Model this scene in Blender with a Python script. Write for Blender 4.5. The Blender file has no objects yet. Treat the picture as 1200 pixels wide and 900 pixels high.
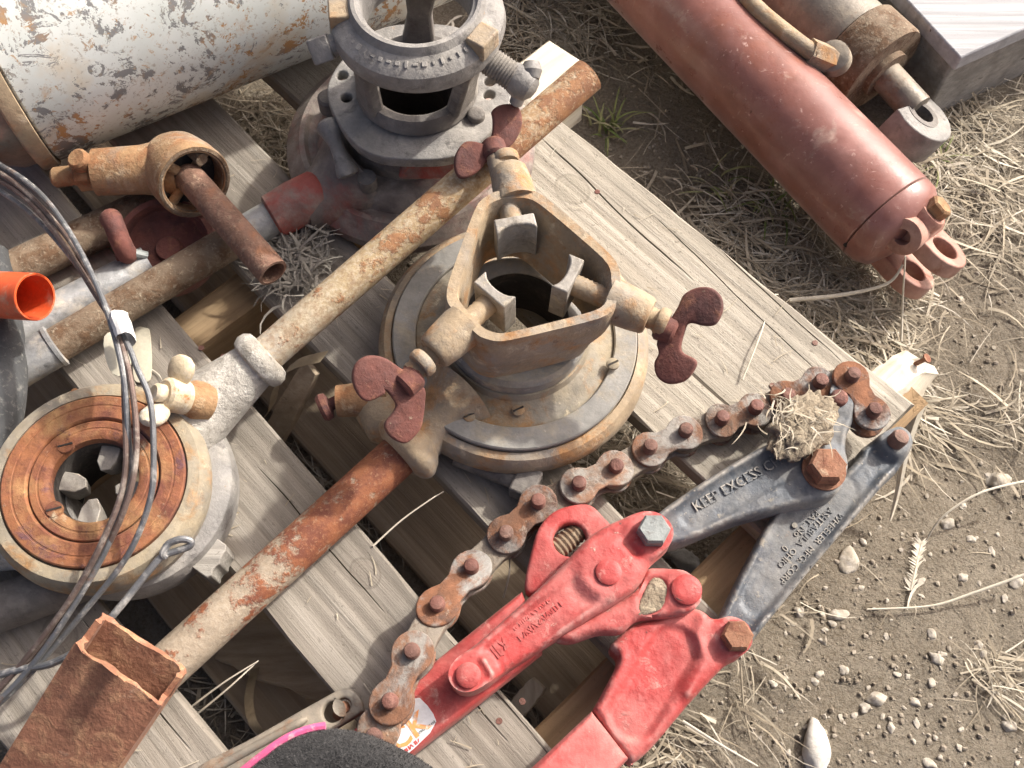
import bpy, bmesh, math, random
import numpy as np
from mathutils import Vector, Matrix, noise
from mathutils.geometry import delaunay_2d_cdt
random.seed(7)
V = Vector
# ------------------------------------------------------------------ camera, sky, sun, exposure
scn = bpy.context.scene
CAM_H, FPX, TILT = 0.89, 1200.0, math.radians(65)
cam_d = bpy.data.cameras.new('camera'); cam = bpy.data.objects.new('camera', cam_d)
scn.collection.objects.link(cam)
cam.location = (0, 0, CAM_H); cam.rotation_euler = (math.pi/2 - TILT, 0, 0)
cam_d.sensor_width = 36; cam_d.lens = 36*FPX/1200; cam_d.clip_start = .01; cam_d.clip_end = 500
cam_d.dof.use_dof = True; cam_d.dof.focus_distance = .80; cam_d.dof.aperture_fstop = 22
scn.camera = cam
SUN_AZ, SUN_EL = math.radians(35), math.radians(38)          # azimuth counted from +X towards +Y
sdir = V((math.cos(SUN_EL)*math.cos(SUN_AZ), math.cos(SUN_EL)*math.sin(SUN_AZ), math.sin(SUN_EL)))
w = bpy.data.worlds.new('World'); scn.world = w; w.use_nodes = True
nt = w.node_tree; bg = nt.nodes['Background']
sky = nt.nodes.new('ShaderNodeTexSky'); sky.sky_type = 'NISHITA'; sky.sun_disc = False
sky.sun_elevation = SUN_EL; sky.sun_rotation = math.pi/2 - SUN_AZ; sky.dust_density = 7; sky.air_density = .3; sky.ozone_density = .4
nt.links.new(sky.outputs[0], bg.inputs[0]); bg.inputs[1].default_value = .15
sun_d = bpy.data.lights.new('sun', 'SUN'); sun_d.energy = 2.8; sun_d.angle = math.radians(2); sun_d.color = (1, .95, .87)
sun = bpy.data.objects.new('sun', sun_d); scn.collection.objects.link(sun)
sun.rotation_euler = sdir.to_track_quat('Z', 'Y').to_euler(); sun.location = sdir*5
scn.view_settings.view_transform = 'Standard'; scn.view_settings.look = 'None'
scn.view_settings.exposure = .78; scn.view_settings.gamma = 1

# ------------------------------------------------------------------ helpers
col = scn.collection
def P(px, py, z):
    """point at height z seen at photograph pixel (px, py) of 1200 x 900"""
    a, b = (px-600)/FPX, (450-py)/FPX
    d = V((a, math.cos(TILT)+b*math.sin(TILT), -math.sin(TILT)+b*math.cos(TILT)))
    return V((0, 0, CAM_H)) + d*((z-CAM_H)/d.z)
def toward_camera(p): return (V((0, 0, CAM_H))-p).normalized()
def frame(ax, ref=None):
    ax = ax.normalized(); r = ref or (V((0, 0, 1)) if abs(ax.z) < .9 else V((1, 0, 0)))
    x = (r-ax*r.dot(ax)).normalized(); return x, ax.cross(x), ax
ORG = {}
def tag(o, label=None, cat=None, group=None, kind=None):
    if label: o['label'] = label
    if cat: o['category'] = cat
    if group: o['group'] = group
    if kind: o['kind'] = kind
    return o
def thing(name, label, cat, loc, group=None):
    o = bpy.data.objects.new(name, None); col.objects.link(o); o.location = loc; o.empty_display_size = .02
    ORG[o] = V(loc); return tag(o, label, cat, group)
def link(name, me, mat, parent=None, bevel=0, org=None, ang=35, segs=2, smooth=True, mods=()):
    """world-space mesh -> object under parent (its origin becomes the thing's base)"""
    base = ORG[parent] if parent else (V(org) if org is not None else V((0, 0, 0)))
    me.transform(Matrix.Translation(-base))
    o = bpy.data.objects.new(name, me); col.objects.link(o)
    me.materials.clear(); me.materials.append(mat)
    if parent: o.parent = parent; ORG[o] = base
    else: o.location = base; ORG[o] = base
    if smooth:
        me.polygons.foreach_set('use_smooth', [True]*len(me.polygons)); me.set_sharp_from_angle(angle=math.radians(ang))
    if bevel:
        b = o.modifiers.new('bevel', 'BEVEL'); b.width = bevel; b.segments = segs; b.limit_method = 'ANGLE'; b.angle_limit = math.radians(40); b.harden_normals = False
    return o
class MB:
    def __init__(s): s.v = []; s.f = []
    def add(s, vs, fs):
        n = len(s.v); s.v += [V(p) for p in vs]; s.f += [[i+n for i in f] for f in fs]; return s
    def tube(s, path, rad, seg=20, cap=True, wob=0):
        path = [V(p) for p in path]; n = len(path)
        rads = list(rad) if hasattr(rad, '__len__') else [rad]*n
        t0 = (path[1]-path[0]).normalized(); x, y, _ = frame(t0); vs = []; fs = []
        for i, p in enumerate(path):
            t = ((path[min(i+1, n-1)]-path[max(i-1, 0)])).normalized()
            x = (x-t*x.dot(t)).normalized(); y = t.cross(x)
            for k in range(seg):
                a = 2*math.pi*k/seg; r = rads[i]*(1+(random.uniform(-wob, wob) if wob else 0))
                vs.append(p+(x*math.cos(a)+y*math.sin(a))*r)
        for i in range(n-1):
            for k in range(seg):
                k2 = (k+1) % seg; fs.append([i*seg+k, i*seg+k2, (i+1)*seg+k2, (i+1)*seg+k])
        if cap: fs.append(list(range(seg))[::-1]); fs.append([(n-1)*seg+k for k in range(seg)])
        return s.add(vs, fs)
    def lathe(s, prof, o, ax, seg=48, ref=None, closed=False, sx=1, wave=None, cap=True):
        x, y, z = frame(V(ax), ref); o = V(o); vs = []; fs = []; n = len(prof)
        for r, h in prof:
            for k in range(seg):
                a = 2*math.pi*k/seg; rr = r*(wave(a) if wave else 1)
                vs.append(o+(x*math.cos(a)*sx+y*math.sin(a))*rr+z*h)
        m = n if closed else n-1
        for i in range(m):
            j = (i+1) % n
            for k in range(seg):
                k2 = (k+1) % seg; fs.append([i*seg+k, i*seg+k2, j*seg+k2, j*seg+k])
        if not closed and cap:
            if prof[0][0] > 1e-5: fs.append(list(range(seg))[::-1])
            if prof[-1][0] > 1e-5: fs.append([(n-1)*seg+k for k in range(seg)])
        return s.add(vs, fs)
    def box(s, o, X, Y, Z):
        o, X, Y, Z = V(o), V(X), V(Y), V(Z)
        vs = [o+X*a+Y*b+Z*c for c in (-1, 1) for b in (-1, 1) for a in (-1, 1)]
        return s.add(vs, [[0, 2, 3, 1], [4, 5, 7, 6], [0, 1, 5, 4], [2, 6, 7, 3], [0, 4, 6, 2], [1, 3, 7, 5]])
    def prism(s, pts, nv):
        pts = [V(p) for p in pts]; n = len(pts); nv = V(nv)
        return s.add(pts+[p+nv for p in pts], [list(range(n))[::-1], list(range(n, 2*n))]+[[i, (i+1) % n, (i+1) % n+n, i+n] for i in range(n)])
    def loops(s, ls, closed=True):
        """quad skin between successive loops of equal length; closed joins last to first"""
        n = len(ls[0]); m = len(ls); vs = [p for l in ls for p in l]; fs = []
        for i in range(m if closed else m-1):
            j = (i+1) % m
            for k in range(n):
                k2 = (k+1) % n; fs.append([i*n+k, i*n+k2, j*n+k2, j*n+k])
        return s.add(vs, fs)
    def mesh(s, name):
        me = bpy.data.meshes.new(name); me.from_pydata([tuple(p) for p in s.v], [], s.f)
        bm = bmesh.new(); bm.from_mesh(me); bmesh.ops.remove_doubles(bm, verts=bm.verts, dist=1e-6); bmesh.ops.recalc_face_normals(bm, faces=bm.faces); bm.to_mesh(me); bm.free(); return me
    def build(s, name, mat, parent=None, **k): return link(name, s.mesh(name), mat, parent, **k)
def curve_mesh(name, splines, th, bev=.001):
    """flat plate with holes: list of 2-D closed outlines -> bevelled mesh of total thickness th, top at local z = 0"""
    cu = bpy.data.curves.new(name, 'CURVE'); cu.dimensions = '2D'; cu.fill_mode = 'BOTH'
    bev = min(bev, th*.45)
    cu.extrude = max(th/2-bev, 1e-5); cu.bevel_depth = bev; cu.bevel_resolution = 2; cu.offset = -bev
    for pts in splines:
        sp = cu.splines.new('POLY'); sp.points.add(len(pts)-1)
        for q, p in zip(sp.points, pts): q.co = (p[0], p[1], 0, 1)
        sp.use_cyclic_u = True
    ob = bpy.data.objects.new(name, cu); me = bpy.data.meshes.new_from_object(ob)
    bpy.data.objects.remove(ob); bpy.data.curves.remove(cu); me.name = name
    me.transform(Matrix.Translation((0, 0, -th/2)))
    bm = bmesh.new(); bm.from_mesh(me); bmesh.ops.remove_doubles(bm, verts=bm.verts, dist=1e-6); bm.to_mesh(me); bm.free()
    return me
def circ(x, y, r, n=20): return [(x+r*math.cos(2*math.pi*k/n), y+r*math.sin(2*math.pi*k/n)) for k in range(n)]
def chaikin(pts, it=2):
    for _ in range(it):
        q = []
        for i in range(len(pts)):
            a, b = V(pts[i]), V(pts[(i+1) % len(pts)]); q += [a*.75+b*.25, a*.25+b*.75]
        pts = q
    return pts
def catmull(pts, n=5):
    pts = [V(p) for p in pts]; m = len(pts); out = []
    for i in range(m):
        p0, p1, p2, p3 = pts[i-1], pts[i], pts[(i+1) % m], pts[(i+2) % m]
        for k in range(n):
            t = k/n; out.append(p1+(.5*((p2-p0)*t+(2*p0-5*p1+4*p2-p3)*t*t+(3*p1-p0-3*p2+p3)*t**3)))
    return out
def casting(name, px, z, th, mat, parent, R=.005, rim=None, feats=(), step=.0016, lumps=.0003):
    """cast plate: outline px at height z, rounded edge R, optional raised rim (width, height);
    feats: ('b', x, y, r, h) boss, ('r', pts, w, h) ridge, ('d', pts, w, depth) dished panel, all in photo pixels"""
    o = catmull([P(a, b, z).to_2d() for a, b in px], 6); pl = [o[0]]
    for p in o[1:]:
        if (p-pl[-1]).length > step*.8: pl.append(p)
    pl = np.array([tuple(p) for p in pl]); A = pl; B = np.roll(pl, -1, 0)
    def segd(Q, A, B):
        d = B-A; l2 = (d*d).sum(1)+1e-15; t = np.clip(((Q[:, None]-A[None])*d[None]).sum(2)/l2[None], 0, 1); return np.sqrt((((A[None]+t[..., None]*d[None])-Q[:, None])**2).sum(2)).min(1)
    gx, gy = np.meshgrid(np.arange(pl[:, 0].min(), pl[:, 0].max(), step), np.arange(pl[:, 1].min(), pl[:, 1].max(), step)); Q = np.stack([gx.ravel(), gy.ravel()], 1); Q[:, 0] += np.tile(np.where(np.arange(gx.shape[0]) % 2, step/2, 0)[:, None], gx.shape[1]).ravel()
    ins = np.zeros(len(Q), bool)
    for a, b in zip(A, B):
        c = (a[1] > Q[:, 1]) != (b[1] > Q[:, 1])
        with np.errstate(divide='ignore', invalid='ignore'): ins ^= c & (Q[:, 0] < (b[0]-a[0])*(Q[:, 1]-a[1])/(b[1]-a[1])+a[0])
    Q = Q[ins]; Q = Q[segd(Q, A, B) > step*.55]; n = len(pl)
    vv = [V(p) for p in pl]+[V(p) for p in Q]
    rv, re_, rf, *_ = delaunay_2d_cdt(vv, [(i, (i+1) % n) for i in range(n)], [list(range(n))], 1, 1e-7)
    X = np.array([tuple(p) for p in rv]); D = segd(X, A, B); q = np.clip(D/R, 0, 1); H = -R*(1-np.sqrt(np.clip(1-(1-q)**2, 0, 1)))
    sm = lambda e0, e1, x: (lambda t: t*t*(3-2*t))(np.clip((x-e0)/(e1-e0), 0, 1))
    if rim: H += rim[1]*(sm(rim[0]*1.7, rim[0]*.8, D))
    for f in feats:
        if f[0] == 'b':
            c = np.array(P(f[1], f[2], z)[:2]); d = np.sqrt(((X-c)**2).sum(1)); H = np.maximum(H, np.where(d < f[3]*1.5, (H*0+f[4])*sm(f[3]*1.45, f[3]*.85, d)+H*sm(f[3]*.85, f[3]*1.45, d), H))
        else:
            pp = np.array([tuple(P(a, b, z)[:2]) for a, b in f[1]]); d = segd(X, pp[:-1], pp[1:])
            H += f[3]*np.exp(-(d/f[2])**2) if f[0] == 'r' else -f[3]*sm(f[2], f[2]*.68, d)
    H += np.array([lumps*noise.noise(V((x*140, y*140, z*50)))+lumps*.8*noise.noise(V((x*420, y*420, 2))) for x, y in X])
    m = len(rv); edge = {}
    for f in rf:
        for i in range(len(f)):
            e = (f[i], f[(i+1) % len(f)]); edge[e] = 1
    bd = [e for e in edge if (e[1], e[0]) not in edge]
    vs = [(x, y, z+h) for (x, y), h in zip(X, H)]; low_ = {}
    for a, b in bd:
        for k in (a, b):
            if k not in low_: low_[k] = len(vs); vs.append((X[k][0], X[k][1], z-th))
    fs = [list(f) for f in rf]+[[b, a, low_[a], low_[b]] for a, b in bd]
    return MB().add(vs, fs).build(name, mat, parent, ang=55)
def ray_plane(px, py, p0, nn):
    a, b = (px-600)/FPX, (450-py)/FPX; d = V((a, math.cos(TILT)+b*math.sin(TILT), -math.sin(TILT)+b*math.cos(TILT))); c = V((0, 0, CAM_H)); return c+d*((p0-c).dot(nn)/d.dot(nn))
def plate_px(name, px, z, th, mat, parent, holes=(), bev=.002, rnd=2, dz=None, **k):
    """horizontal plate whose top face (height z) has the outline px; dz(x, y) bends it"""
    o2 = [P(a, b, z).to_2d() for a, b in px]
    if rnd == 2: o2 = catmull(o2, 5)
    elif rnd: o2 = chaikin(o2, rnd)
    me = curve_mesh(name, [[tuple(p) for p in o2]]+[circ(*P(a, b, z).to_2d(), r) for a, b, r in holes], th, bev)
    me.transform(Matrix.Translation((0, 0, z)))
    return link(name, me, mat, parent, ang=50, **k)
def text_mesh(body, size, depth=.0008, bold=0):
    cu = bpy.data.curves.new('lettering', 'FONT'); cu.body = body; cu.size = size; cu.extrude = depth; cu.align_x = 'CENTER'; cu.align_y = 'CENTER'; cu.resolution_u = 2; cu.offset = bold
    ob = bpy.data.objects.new('lettering', cu); me = bpy.data.meshes.new_from_object(ob)
    bpy.data.objects.remove(ob); bpy.data.curves.remove(cu); return me
def lettering(body, a, b, z, size, mat, parent, depth=.0008, bold=0):
    """text centred between photograph points a and b (heights z), reading from a to b, facing up"""
    p, q = P(*a, z), P(*b, z); x = (q-p).normalized(); n = V((0, 0, 1)); y = n.cross(x)
    me = text_mesh(body, size, depth, bold)
    wd = max((v.co.x for v in me.vertices))-min((v.co.x for v in me.vertices)); s = (q-p).length/wd
    m = Matrix(((x.x*s, y.x, n.x, 0), (x.y*s, y.y, n.y, 0), (x.z*s, y.z, n.z, 0), (0, 0, 0, 1))); m.translation = (p+q)/2
    me.transform(m); return link('lettering', me, mat, parent, smooth=False)
def hexbolt(o, ax, r, h, name, mat, parent, washer=0, ref=None, seg=6):
    m = MB()
    if washer: m.lathe([(washer, 0), (washer, h*.18), (r*.9, h*.18)], o, ax, 24)
    m.lathe([(r, 0), (r, h*.8), (r*.86, h), (0, h)], V(o)+V(ax).normalized()*(h*.18 if washer else 0), ax, seg, ref)
    return m.build(name, mat, parent, ang=30)
def rivet(o, ax, r, h, name, mat, parent):
    return MB().lathe([(r, 0), (r, h*.7), (r*.85, h*.93), (r*.5, h), (0, h)], o, ax, 20).build(name, mat, parent, ang=50)
def spline(pts, n=8):
    pts = [V(p) for p in pts]; out = []
    for i in range(len(pts)-1):
        p0, p1, p2, p3 = pts[max(i-1, 0)], pts[i], pts[i+1], pts[min(i+2, len(pts)-1)]
        for k in range(n):
            t = k/n; out.append(.5*((2*p1)+(p2-p0)*t+(2*p0-5*p1+4*p2-p3)*t*t+(3*p1-p0-3*p2+p3)*t**3))
    return out+[pts[-1]]

# ------------------------------------------------------------------ materials
class N:
    def __init__(s, name, rand=False):
        s.rand = rand; s.m = bpy.data.materials.new(name); s.m.use_nodes = True; s.t = s.m.node_tree; s.b = s.t.nodes['Principled BSDF']; s.tc = s.new('ShaderNodeTexCoord')
    def new(s, typ, **k):
        n = s.t.nodes.new(typ)
        for a, b in k.items(): setattr(n, a, b)
        return n
    def put(s, sock, val):
        if hasattr(val, 'is_output') or isinstance(val, bpy.types.NodeSocket): s.t.links.new(val, sock)
        elif isinstance(val, tuple) and len(val) == 3 and sock.type == 'RGBA': sock.default_value = (*val, 1)
        else: sock.default_value = val
    def coord(s, scale=(1, 1, 1), off=(0, 0, 0)):
        m = s.new('ShaderNodeMapping'); m.inputs['Scale'].default_value = scale; m.inputs['Location'].default_value = off
        src = s.tc.outputs['Object']
        if s.rand:
            if not hasattr(s, 'rv'):
                inf = s.new('ShaderNodeObjectInfo'); cx = s.new('ShaderNodeCombineXYZ'); ad = s.new('ShaderNodeVectorMath', operation='ADD')
                for i in range(3): s.put(cx.inputs[i], s.math('MULTIPLY', inf.outputs['Random'], 3.7+i*2.3))
                s.put(ad.inputs[0], s.tc.outputs['Object']); s.put(ad.inputs[1], cx.outputs[0]); s.rv = ad.outputs[0]
            src = s.rv
        s.t.links.new(src, m.inputs[0]); return m.outputs[0]
    def noise(s, scale, detail=6, rough=.6, vec=None, dist=0, off=None):
        n = s.new('ShaderNodeTexNoise'); n.inputs['Scale'].default_value = scale; n.inputs['Detail'].default_value = detail; n.inputs['Roughness'].default_value = rough; n.inputs['Distortion'].default_value = dist
        s.t.links.new(vec if vec is not None else s.coord(off=off or (random.uniform(-9, 9), random.uniform(-9, 9), random.uniform(-9, 9))), n.inputs['Vector']); return n.outputs['Fac']
    def rng(s, fac, a, b, c=0., d=1.):
        r = s.new('ShaderNodeMapRange'); s.put(r.inputs[0], fac)
        for i, v in enumerate((a, b, c, d)): r.inputs[i+1].default_value = v
        return r.outputs[0]
    def math(s, op, a, b=0.):
        n = s.new('ShaderNodeMath', operation=op); s.put(n.inputs[0], a); s.put(n.inputs[1], b); return n.outputs[0]
    def mix(s, fac, a, b, mode='MIX'):
        n = s.new('ShaderNodeMix', data_type='RGBA', blend_type=mode); s.put(n.inputs[0], fac); s.put(n.inputs[6], a); s.put(n.inputs[7], b); return n.outputs[2]
    def bump(s, h, strength=.5, dist=.002):
        n = s.new('ShaderNodeBump'); n.inputs['Strength'].default_value = strength; n.inputs['Distance'].default_value = dist; s.put(n.inputs['Height'], h)
        prev = s.b.inputs['Normal'].links
        if prev: s.t.links.new(prev[0].from_socket, n.inputs['Normal'])
        s.t.links.new(n.outputs[0], s.b.inputs['Normal'])
def mat(name, base, layers=(), rough=.6, metal=0., bump=.5, bscale=350, bdist=.0012, vary=.35, vscale=28, rand=False, sheen=.06, edge=None):
    """layers: (colour, noise scale, threshold, softness, roughness or None)"""
    n = N(name, rand); c = n.mix(n.rng(n.noise(vscale, 8, .65), .3, .72), tuple(x*(1-vary) for x in base), tuple(min(1, x*(1+vary)) for x in base))
    fine = n.noise(bscale, 4, .7); c = n.mix(n.rng(fine, .35, .68, .0, .35), c, tuple(x*.55 for x in base))
    r = n.rng(n.noise(60, 4), .3, .7, max(.05, rough-.12), min(1, rough+.12)); hs = n.math('MULTIPLY', fine, .6); me = metal
    for L in layers:
        lc, sc, th, so, lr = L[:5]; vec = n.coord(scale=L[5], off=(random.uniform(-5, 5),)*3) if len(L) > 5 else None
        k = n.rng(n.noise(sc, 9, .68, vec=vec, dist=.3), th-so, th+so)
        lv = n.mix(n.rng(n.noise(sc*4, 5), .35, .65), tuple(x*.72 for x in lc), tuple(min(1, x*1.25) for x in lc))
        c = n.mix(k, c, lv)
        if lr is not None:
            mx = n.new('ShaderNodeMix', data_type='FLOAT'); n.put(mx.inputs[0], k); n.put(mx.inputs[2], r); n.put(mx.inputs[3], lr); r = mx.outputs[0]
            if metal: me = n.math('MULTIPLY', me, n.math('SUBTRACT', 1., k)) if not isinstance(me, float) else n.math('MULTIPLY', n.math('SUBTRACT', 1., k), me)
        hs = n.math('ADD', hs, n.math('MULTIPLY', k, .35))
    if rand:
        oi = n.new('ShaderNodeObjectInfo'); c = n.mix(n.rng(oi.outputs['Random'], 0, 1, 0, .32), c, n.mix(n.rng(n.noise(9, 2), .4, .6), (.10, .06, .04), (.34, .29, .22)))
    if edge:
        gm = n.new('ShaderNodeNewGeometry'); ew = n.math('MULTIPLY', n.rng(gm.outputs['Pointiness'], edge[1], edge[2]), n.rng(n.noise(90, 5), .42, .56)); c = n.mix(ew, c, edge[0])
    n.put(n.b.inputs['Base Color'], c); n.put(n.b.inputs['Roughness'], r); n.put(n.b.inputs['Metallic'], me)
    n.b.inputs['Sheen Weight'].default_value = sheen; n.b.inputs['Sheen Roughness'].default_value = .45; n.b.inputs['Sheen Tint'].default_value = (.95, .88, .78, 1)
    if bump: n.bump(hs, bump, bdist); n.bump(n.noise(70, 3), bump*.5, .003)
    return n.m
DUST = (.40, .33, .23)
M = {}
M['rust_red'] = mat('rust_red', (.17, .06, .045), [((.10, .042, .036), 40, .55, .1, None), ((.27, .12, .07), 70, .62, .07, .9), (DUST, 130, .71, .06, .95)], .8, bump=.7)
M['rust_orange'] = mat('rust_orange', (.34, .155, .088), [((.23, .095, .055), 24, .55, .1, None), ((.44, .24, .13), 60, .58, .08, .9), ((.46, .33, .23), 40, .67, .07, .9), ((.14, .065, .045), 120, .67, .05, None)], .85, bump=.9)
M['rust_pipe'] = mat('rust_pipe', (.33, .255, .175), [((.29, .115, .05), 13, .485, .08, .9), ((.20, .065, .03), 60, .565, .07, .9), ((.36, .19, .10), 160, .60, .06, .9), ((.44, .37, .28), 110, .69, .05, .8)], .7, bump=.8)
M['tan_pipe'] = mat('tan_pipe', (.47, .34, .19), [((.38, .20, .09), 12, .535, .09, .9), ((.62, .53, .38), 300, .53, .07, .9), ((.24, .12, .06), 190, .63, .05, .9), ((.30, .13, .06), 26, .67, .05, .9)], .8, bump=.8)
M['brown_pipe'] = mat('brown_pipe', (.22, .16, .105), [((.13, .075, .04), 60, .53, .07, .9), ((.33, .27, .19), 220, .6, .06, .9)], .85, bump=.9)
M['red_brown'] = mat('red_brown', (.225, .125, .085), [((.14, .075, .05), 50, .55, .08, .9), ((.33, .22, .15), 160, .60, .07, .9), ((.27, .12, .06), 24, .60, .08, .9)], .85, bump=.9)
M['galvanized'] = mat('galvanized', (.36, .365, .36), [((.25, .255, .255), 30, .54, .06, None), ((.44, .40, .33), 40, .58, .09, .9)], .55, metal=.4, bump=.4)
M['cast_tan'] = mat('cast_tan', (.36, .275, .175), [((.25, .225, .19), 14, .565, .09, .7), ((.37, .20, .085), 30, .57, .07, .9), ((.50, .41, .29), 55, .64, .07, .95), ((.22, .13, .075), 90, .68, .05, .9)], .75, bump=.7)
M['cast_ochre'] = mat('cast_ochre', (.36, .22, .11), [((.25, .115, .05), 30, .54, .08, .9), ((.46, .34, .21), 60, .60, .07, .9), ((.27, .23, .19), 18, .60, .08, .9)], .8, bump=.9)
M['plate_grey'] = mat('plate_grey', (.27, .26, .235), [((.20, .195, .18), 14, .5, .12, None), ((.36, .305, .215), 20, .575, .09, .9), ((.46, .42, .345), 140, .67, .05, .9)], .68, bump=.45)
M['dusty_yellow'] = mat('dusty_yellow', (.33, .275, .185), [((.25, .225, .18), 18, .53, .1, .8), ((.34, .19, .08), 30, .585, .07, .9), ((.47, .40, .28), 70, .64, .06, .95)], .85, bump=.6)
M['jaw_steel'] = mat('jaw_steel', (.34, .315, .275), [((.22, .195, .16), 60, .56, .08, .7), ((.44, .38, .285), 80, .62, .07, .9), ((.36, .21, .10), 50, .70, .05, .9)], .6, metal=.2, bump=.5)
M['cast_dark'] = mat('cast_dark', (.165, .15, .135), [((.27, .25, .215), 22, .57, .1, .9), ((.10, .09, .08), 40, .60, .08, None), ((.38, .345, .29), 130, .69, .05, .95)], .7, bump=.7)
M['cast_grey'] = mat('cast_grey', (.24, .23, .215), [((.34, .32, .285), 18, .545, .1, .9), ((.15, .14, .13), 60, .61, .07, None), ((.38, .23, .115), 70, .71, .04, .9)], .6, metal=.1, bump=.7)
M['base_red'] = mat('base_red', (.20, .165, .145), [((.27, .085, .065), 14, .575, .09, .6), ((.32, .285, .24), 22, .55, .1, .95), ((.10, .085, .075), 50, .65, .06, None)], .65, bump=.6)
M['paint_red_old'] = mat('paint_red_old', (.30, .065, .05), [((.25, .205, .175), 20, .53, .1, .9), ((.36, .06, .045), 30, .60, .06, None), ((.12, .08, .07), 45, .64, .05, .8)], .6, bump=.5)
M['tool_red'] = mat('tool_red', (.44, .055, .05), [((.50, .18, .16), 11, .565, .10, .85), ((.30, .035, .032), 13, .575, .09, None), ((.50, .27, .23), 45, .65, .06, .9), ((.46, .37, .30), 170, .70, .05, .95), ((.12, .065, .055), 60, .685, .02, .9), ((.36, .29, .23), 17, .655, .06, .95)], .58, bump=.6, bscale=260, sheen=.08, edge=((.48, .28, .245), .53, .585))
M['tool_red_plain'] = mat('tool_red_plain', (.44, .055, .05), [((.50, .18, .16), 11, .565, .10, .85), ((.30, .035, .032), 13, .575, .09, None), ((.50, .27, .23), 45, .65, .06, .9), ((.46, .37, .30), 170, .70, .05, .95), ((.12, .065, .055), 60, .685, .02, .9), ((.36, .29, .23), 17, .655, .06, .95)], .58, bump=.6, bscale=260, sheen=.08)
M['jaw_blue'] = mat('jaw_blue', (.085, .098, .113), [((.225, .22, .205), 15, .535, .11, .9), ((.06, .066, .078), 26, .60, .06, .42), ((.30, .15, .075), 48, .695, .04, .9), ((.38, .335, .26), 70, .66, .07, .95), ((.45, .41, .34), 260, .68, .05, .95)], .5, metal=.15, bump=.5, edge=((.30, .28, .245), .53, .58))
M['maroon'] = mat('maroon', (.25, .095, .072), [((.33, .17, .15), 8, .56, .18, .4), ((.24, .08, .045), 12, .60, .1, .33), ((.13, .05, .04), 46, .69, .015, .8), ((.40, .27, .22), 30, .66, .07, .7), ((.44, .27, .23), 1, .645, .02, .8, (170, 170, 16)), ((.44, .27, .23), 1, .655, .02, .8, (18, 190, 190)), ((.46, .36, .30), 140, .73, .03, .9)], .30, sheen=.28, vary=.12, bump=.15, bscale=160)
M['primer'] = mat('primer', (.36, .175, .13), [((.44, .28, .22), 20, .56, .12, .8), ((.25, .10, .06), 40, .62, .08, .8)], .6, bump=.3)
M['bolt_rust'] = mat('bolt_rust', (.28, .13, .07), [((.18, .07, .04), 70, .54, .07, .9), ((.42, .30, .20), 120, .64, .06, .9)], .75, bump=.7)
M['rivet_rust'] = mat('rivet_rust', (.17, .065, .048), [((.30, .15, .115), 90, .6, .08, .9), ((.09, .042, .035), 60, .58, .06, .9)], .7, bump=.8, rand=True)
M['link'] = mat('link', (.245, .235, .215), [((.20, .085, .042), 26, .49, .05, .9), ((.10, .055, .04), 60, .575, .06, .9), ((.38, .335, .27), 90, .66, .06, .95), ((.30, .14, .065), 40, .66, .05, .9)], .6, bump=.8, rand=True)
M['link_dark'] = mat('link_dark', (.20, .175, .14), [((.30, .26, .20), 40, .55, .08, .9), ((.12, .08, .055), 60, .6, .06, .9)], .75, bump=.7, rand=True)
M['bolt_grey'] = mat('bolt_grey', (.26, .28, .27), [((.17, .16, .15), 90, .58, .07, .8), ((.34, .20, .10), 120, .7, .04, .9)], .55, metal=.3, bump=.5)
M['shade_black'] = mat('shade_black', (.035, .03, .026), [((.09, .075, .055), 60, .62, .08, .95)], .9, bump=.6)  # near-black: shade of holes and slots put into the colour
M['steel_brown'] = mat('steel_brown', (.23, .205, .17), [((.33, .28, .21), 16, .56, .1, .8), ((.20, .11, .06), 40, .62, .07, .85), ((.12, .10, .085), 30, .66, .06, None)], .5, metal=.35, bump=.4)
M['white_alloy'] = mat('white_alloy', (.50, .475, .42), [((.30, .275, .23), 40, .57, .08, .9), ((.62, .59, .53), 70, .60, .08, .8), ((.38, .25, .12), 26, .68, .07, .9)], .65, metal=.1, bump=.9, bdist=.002)
M['cream'] = mat('cream', (.56, .46, .31), [((.64, .60, .52), 60, .55, .08, .8), ((.42, .17, .05), 80, .66, .05, .9)], .7, bump=.6)
M['ring_rust'] = mat('ring_rust', (.26, .10, .04), [((.15, .05, .03), 34, .52, .08, .85), ((.37, .21, .09), 22, .585, .08, .9), ((.12, .05, .055), 44, .62, .05, .7), ((.42, .34, .23), 70, .67, .06, .95)], .7, bump=.7)
M['orange'] = mat('orange', (.74, .11, .028), [((.64, .085, .02), 20, .56, .1, None), ((.60, .32, .20), 50, .61, .07, .8), ((.25, .12, .07), 120, .735, .02, .8)], .45, vary=.08, bump=.15)
M['rubber'] = mat('rubber', (.055, .058, .06), [((.15, .15, .14), 160, .60, .06, .95)], .8, bump=.5)
M['wire_grey'] = mat('wire_grey', (.21, .215, .22), [((.34, .33, .31), 80, .58, .06, .6), ((.13, .09, .07), 50, .62, .06, .8)], .42, metal=.6, bump=.3, bscale=700)
M['wire_brown'] = mat('wire_brown', (.17, .12, .10), [((.30, .26, .22), 60, .56, .08, .7), ((.10, .06, .05), 50, .62, .06, .8)], .5, metal=.4, bump=.4, bscale=700)
M['paper'] = mat('paper', (.58, .54, .42), [((.48, .42, .30), 30, .6, .1, None)], .9, vary=.1, bump=.15)
M['tape'] = mat('tape', (.75, .74, .71), [((.6, .57, .5), 50, .66, .1, None)], .6, vary=.06, bump=.1)
M['sticker'] = mat('sticker', (.66, .66, .68), [((.5, .46, .44), 90, .64, .08, .8)], .5, vary=.1, bump=.1)
M['sticker_orange'] = mat('sticker_orange', (.72, .30, .10), [((.62, .50, .42), 120, .6, .05, .8)], .6, vary=.1, bump=0)
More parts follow.
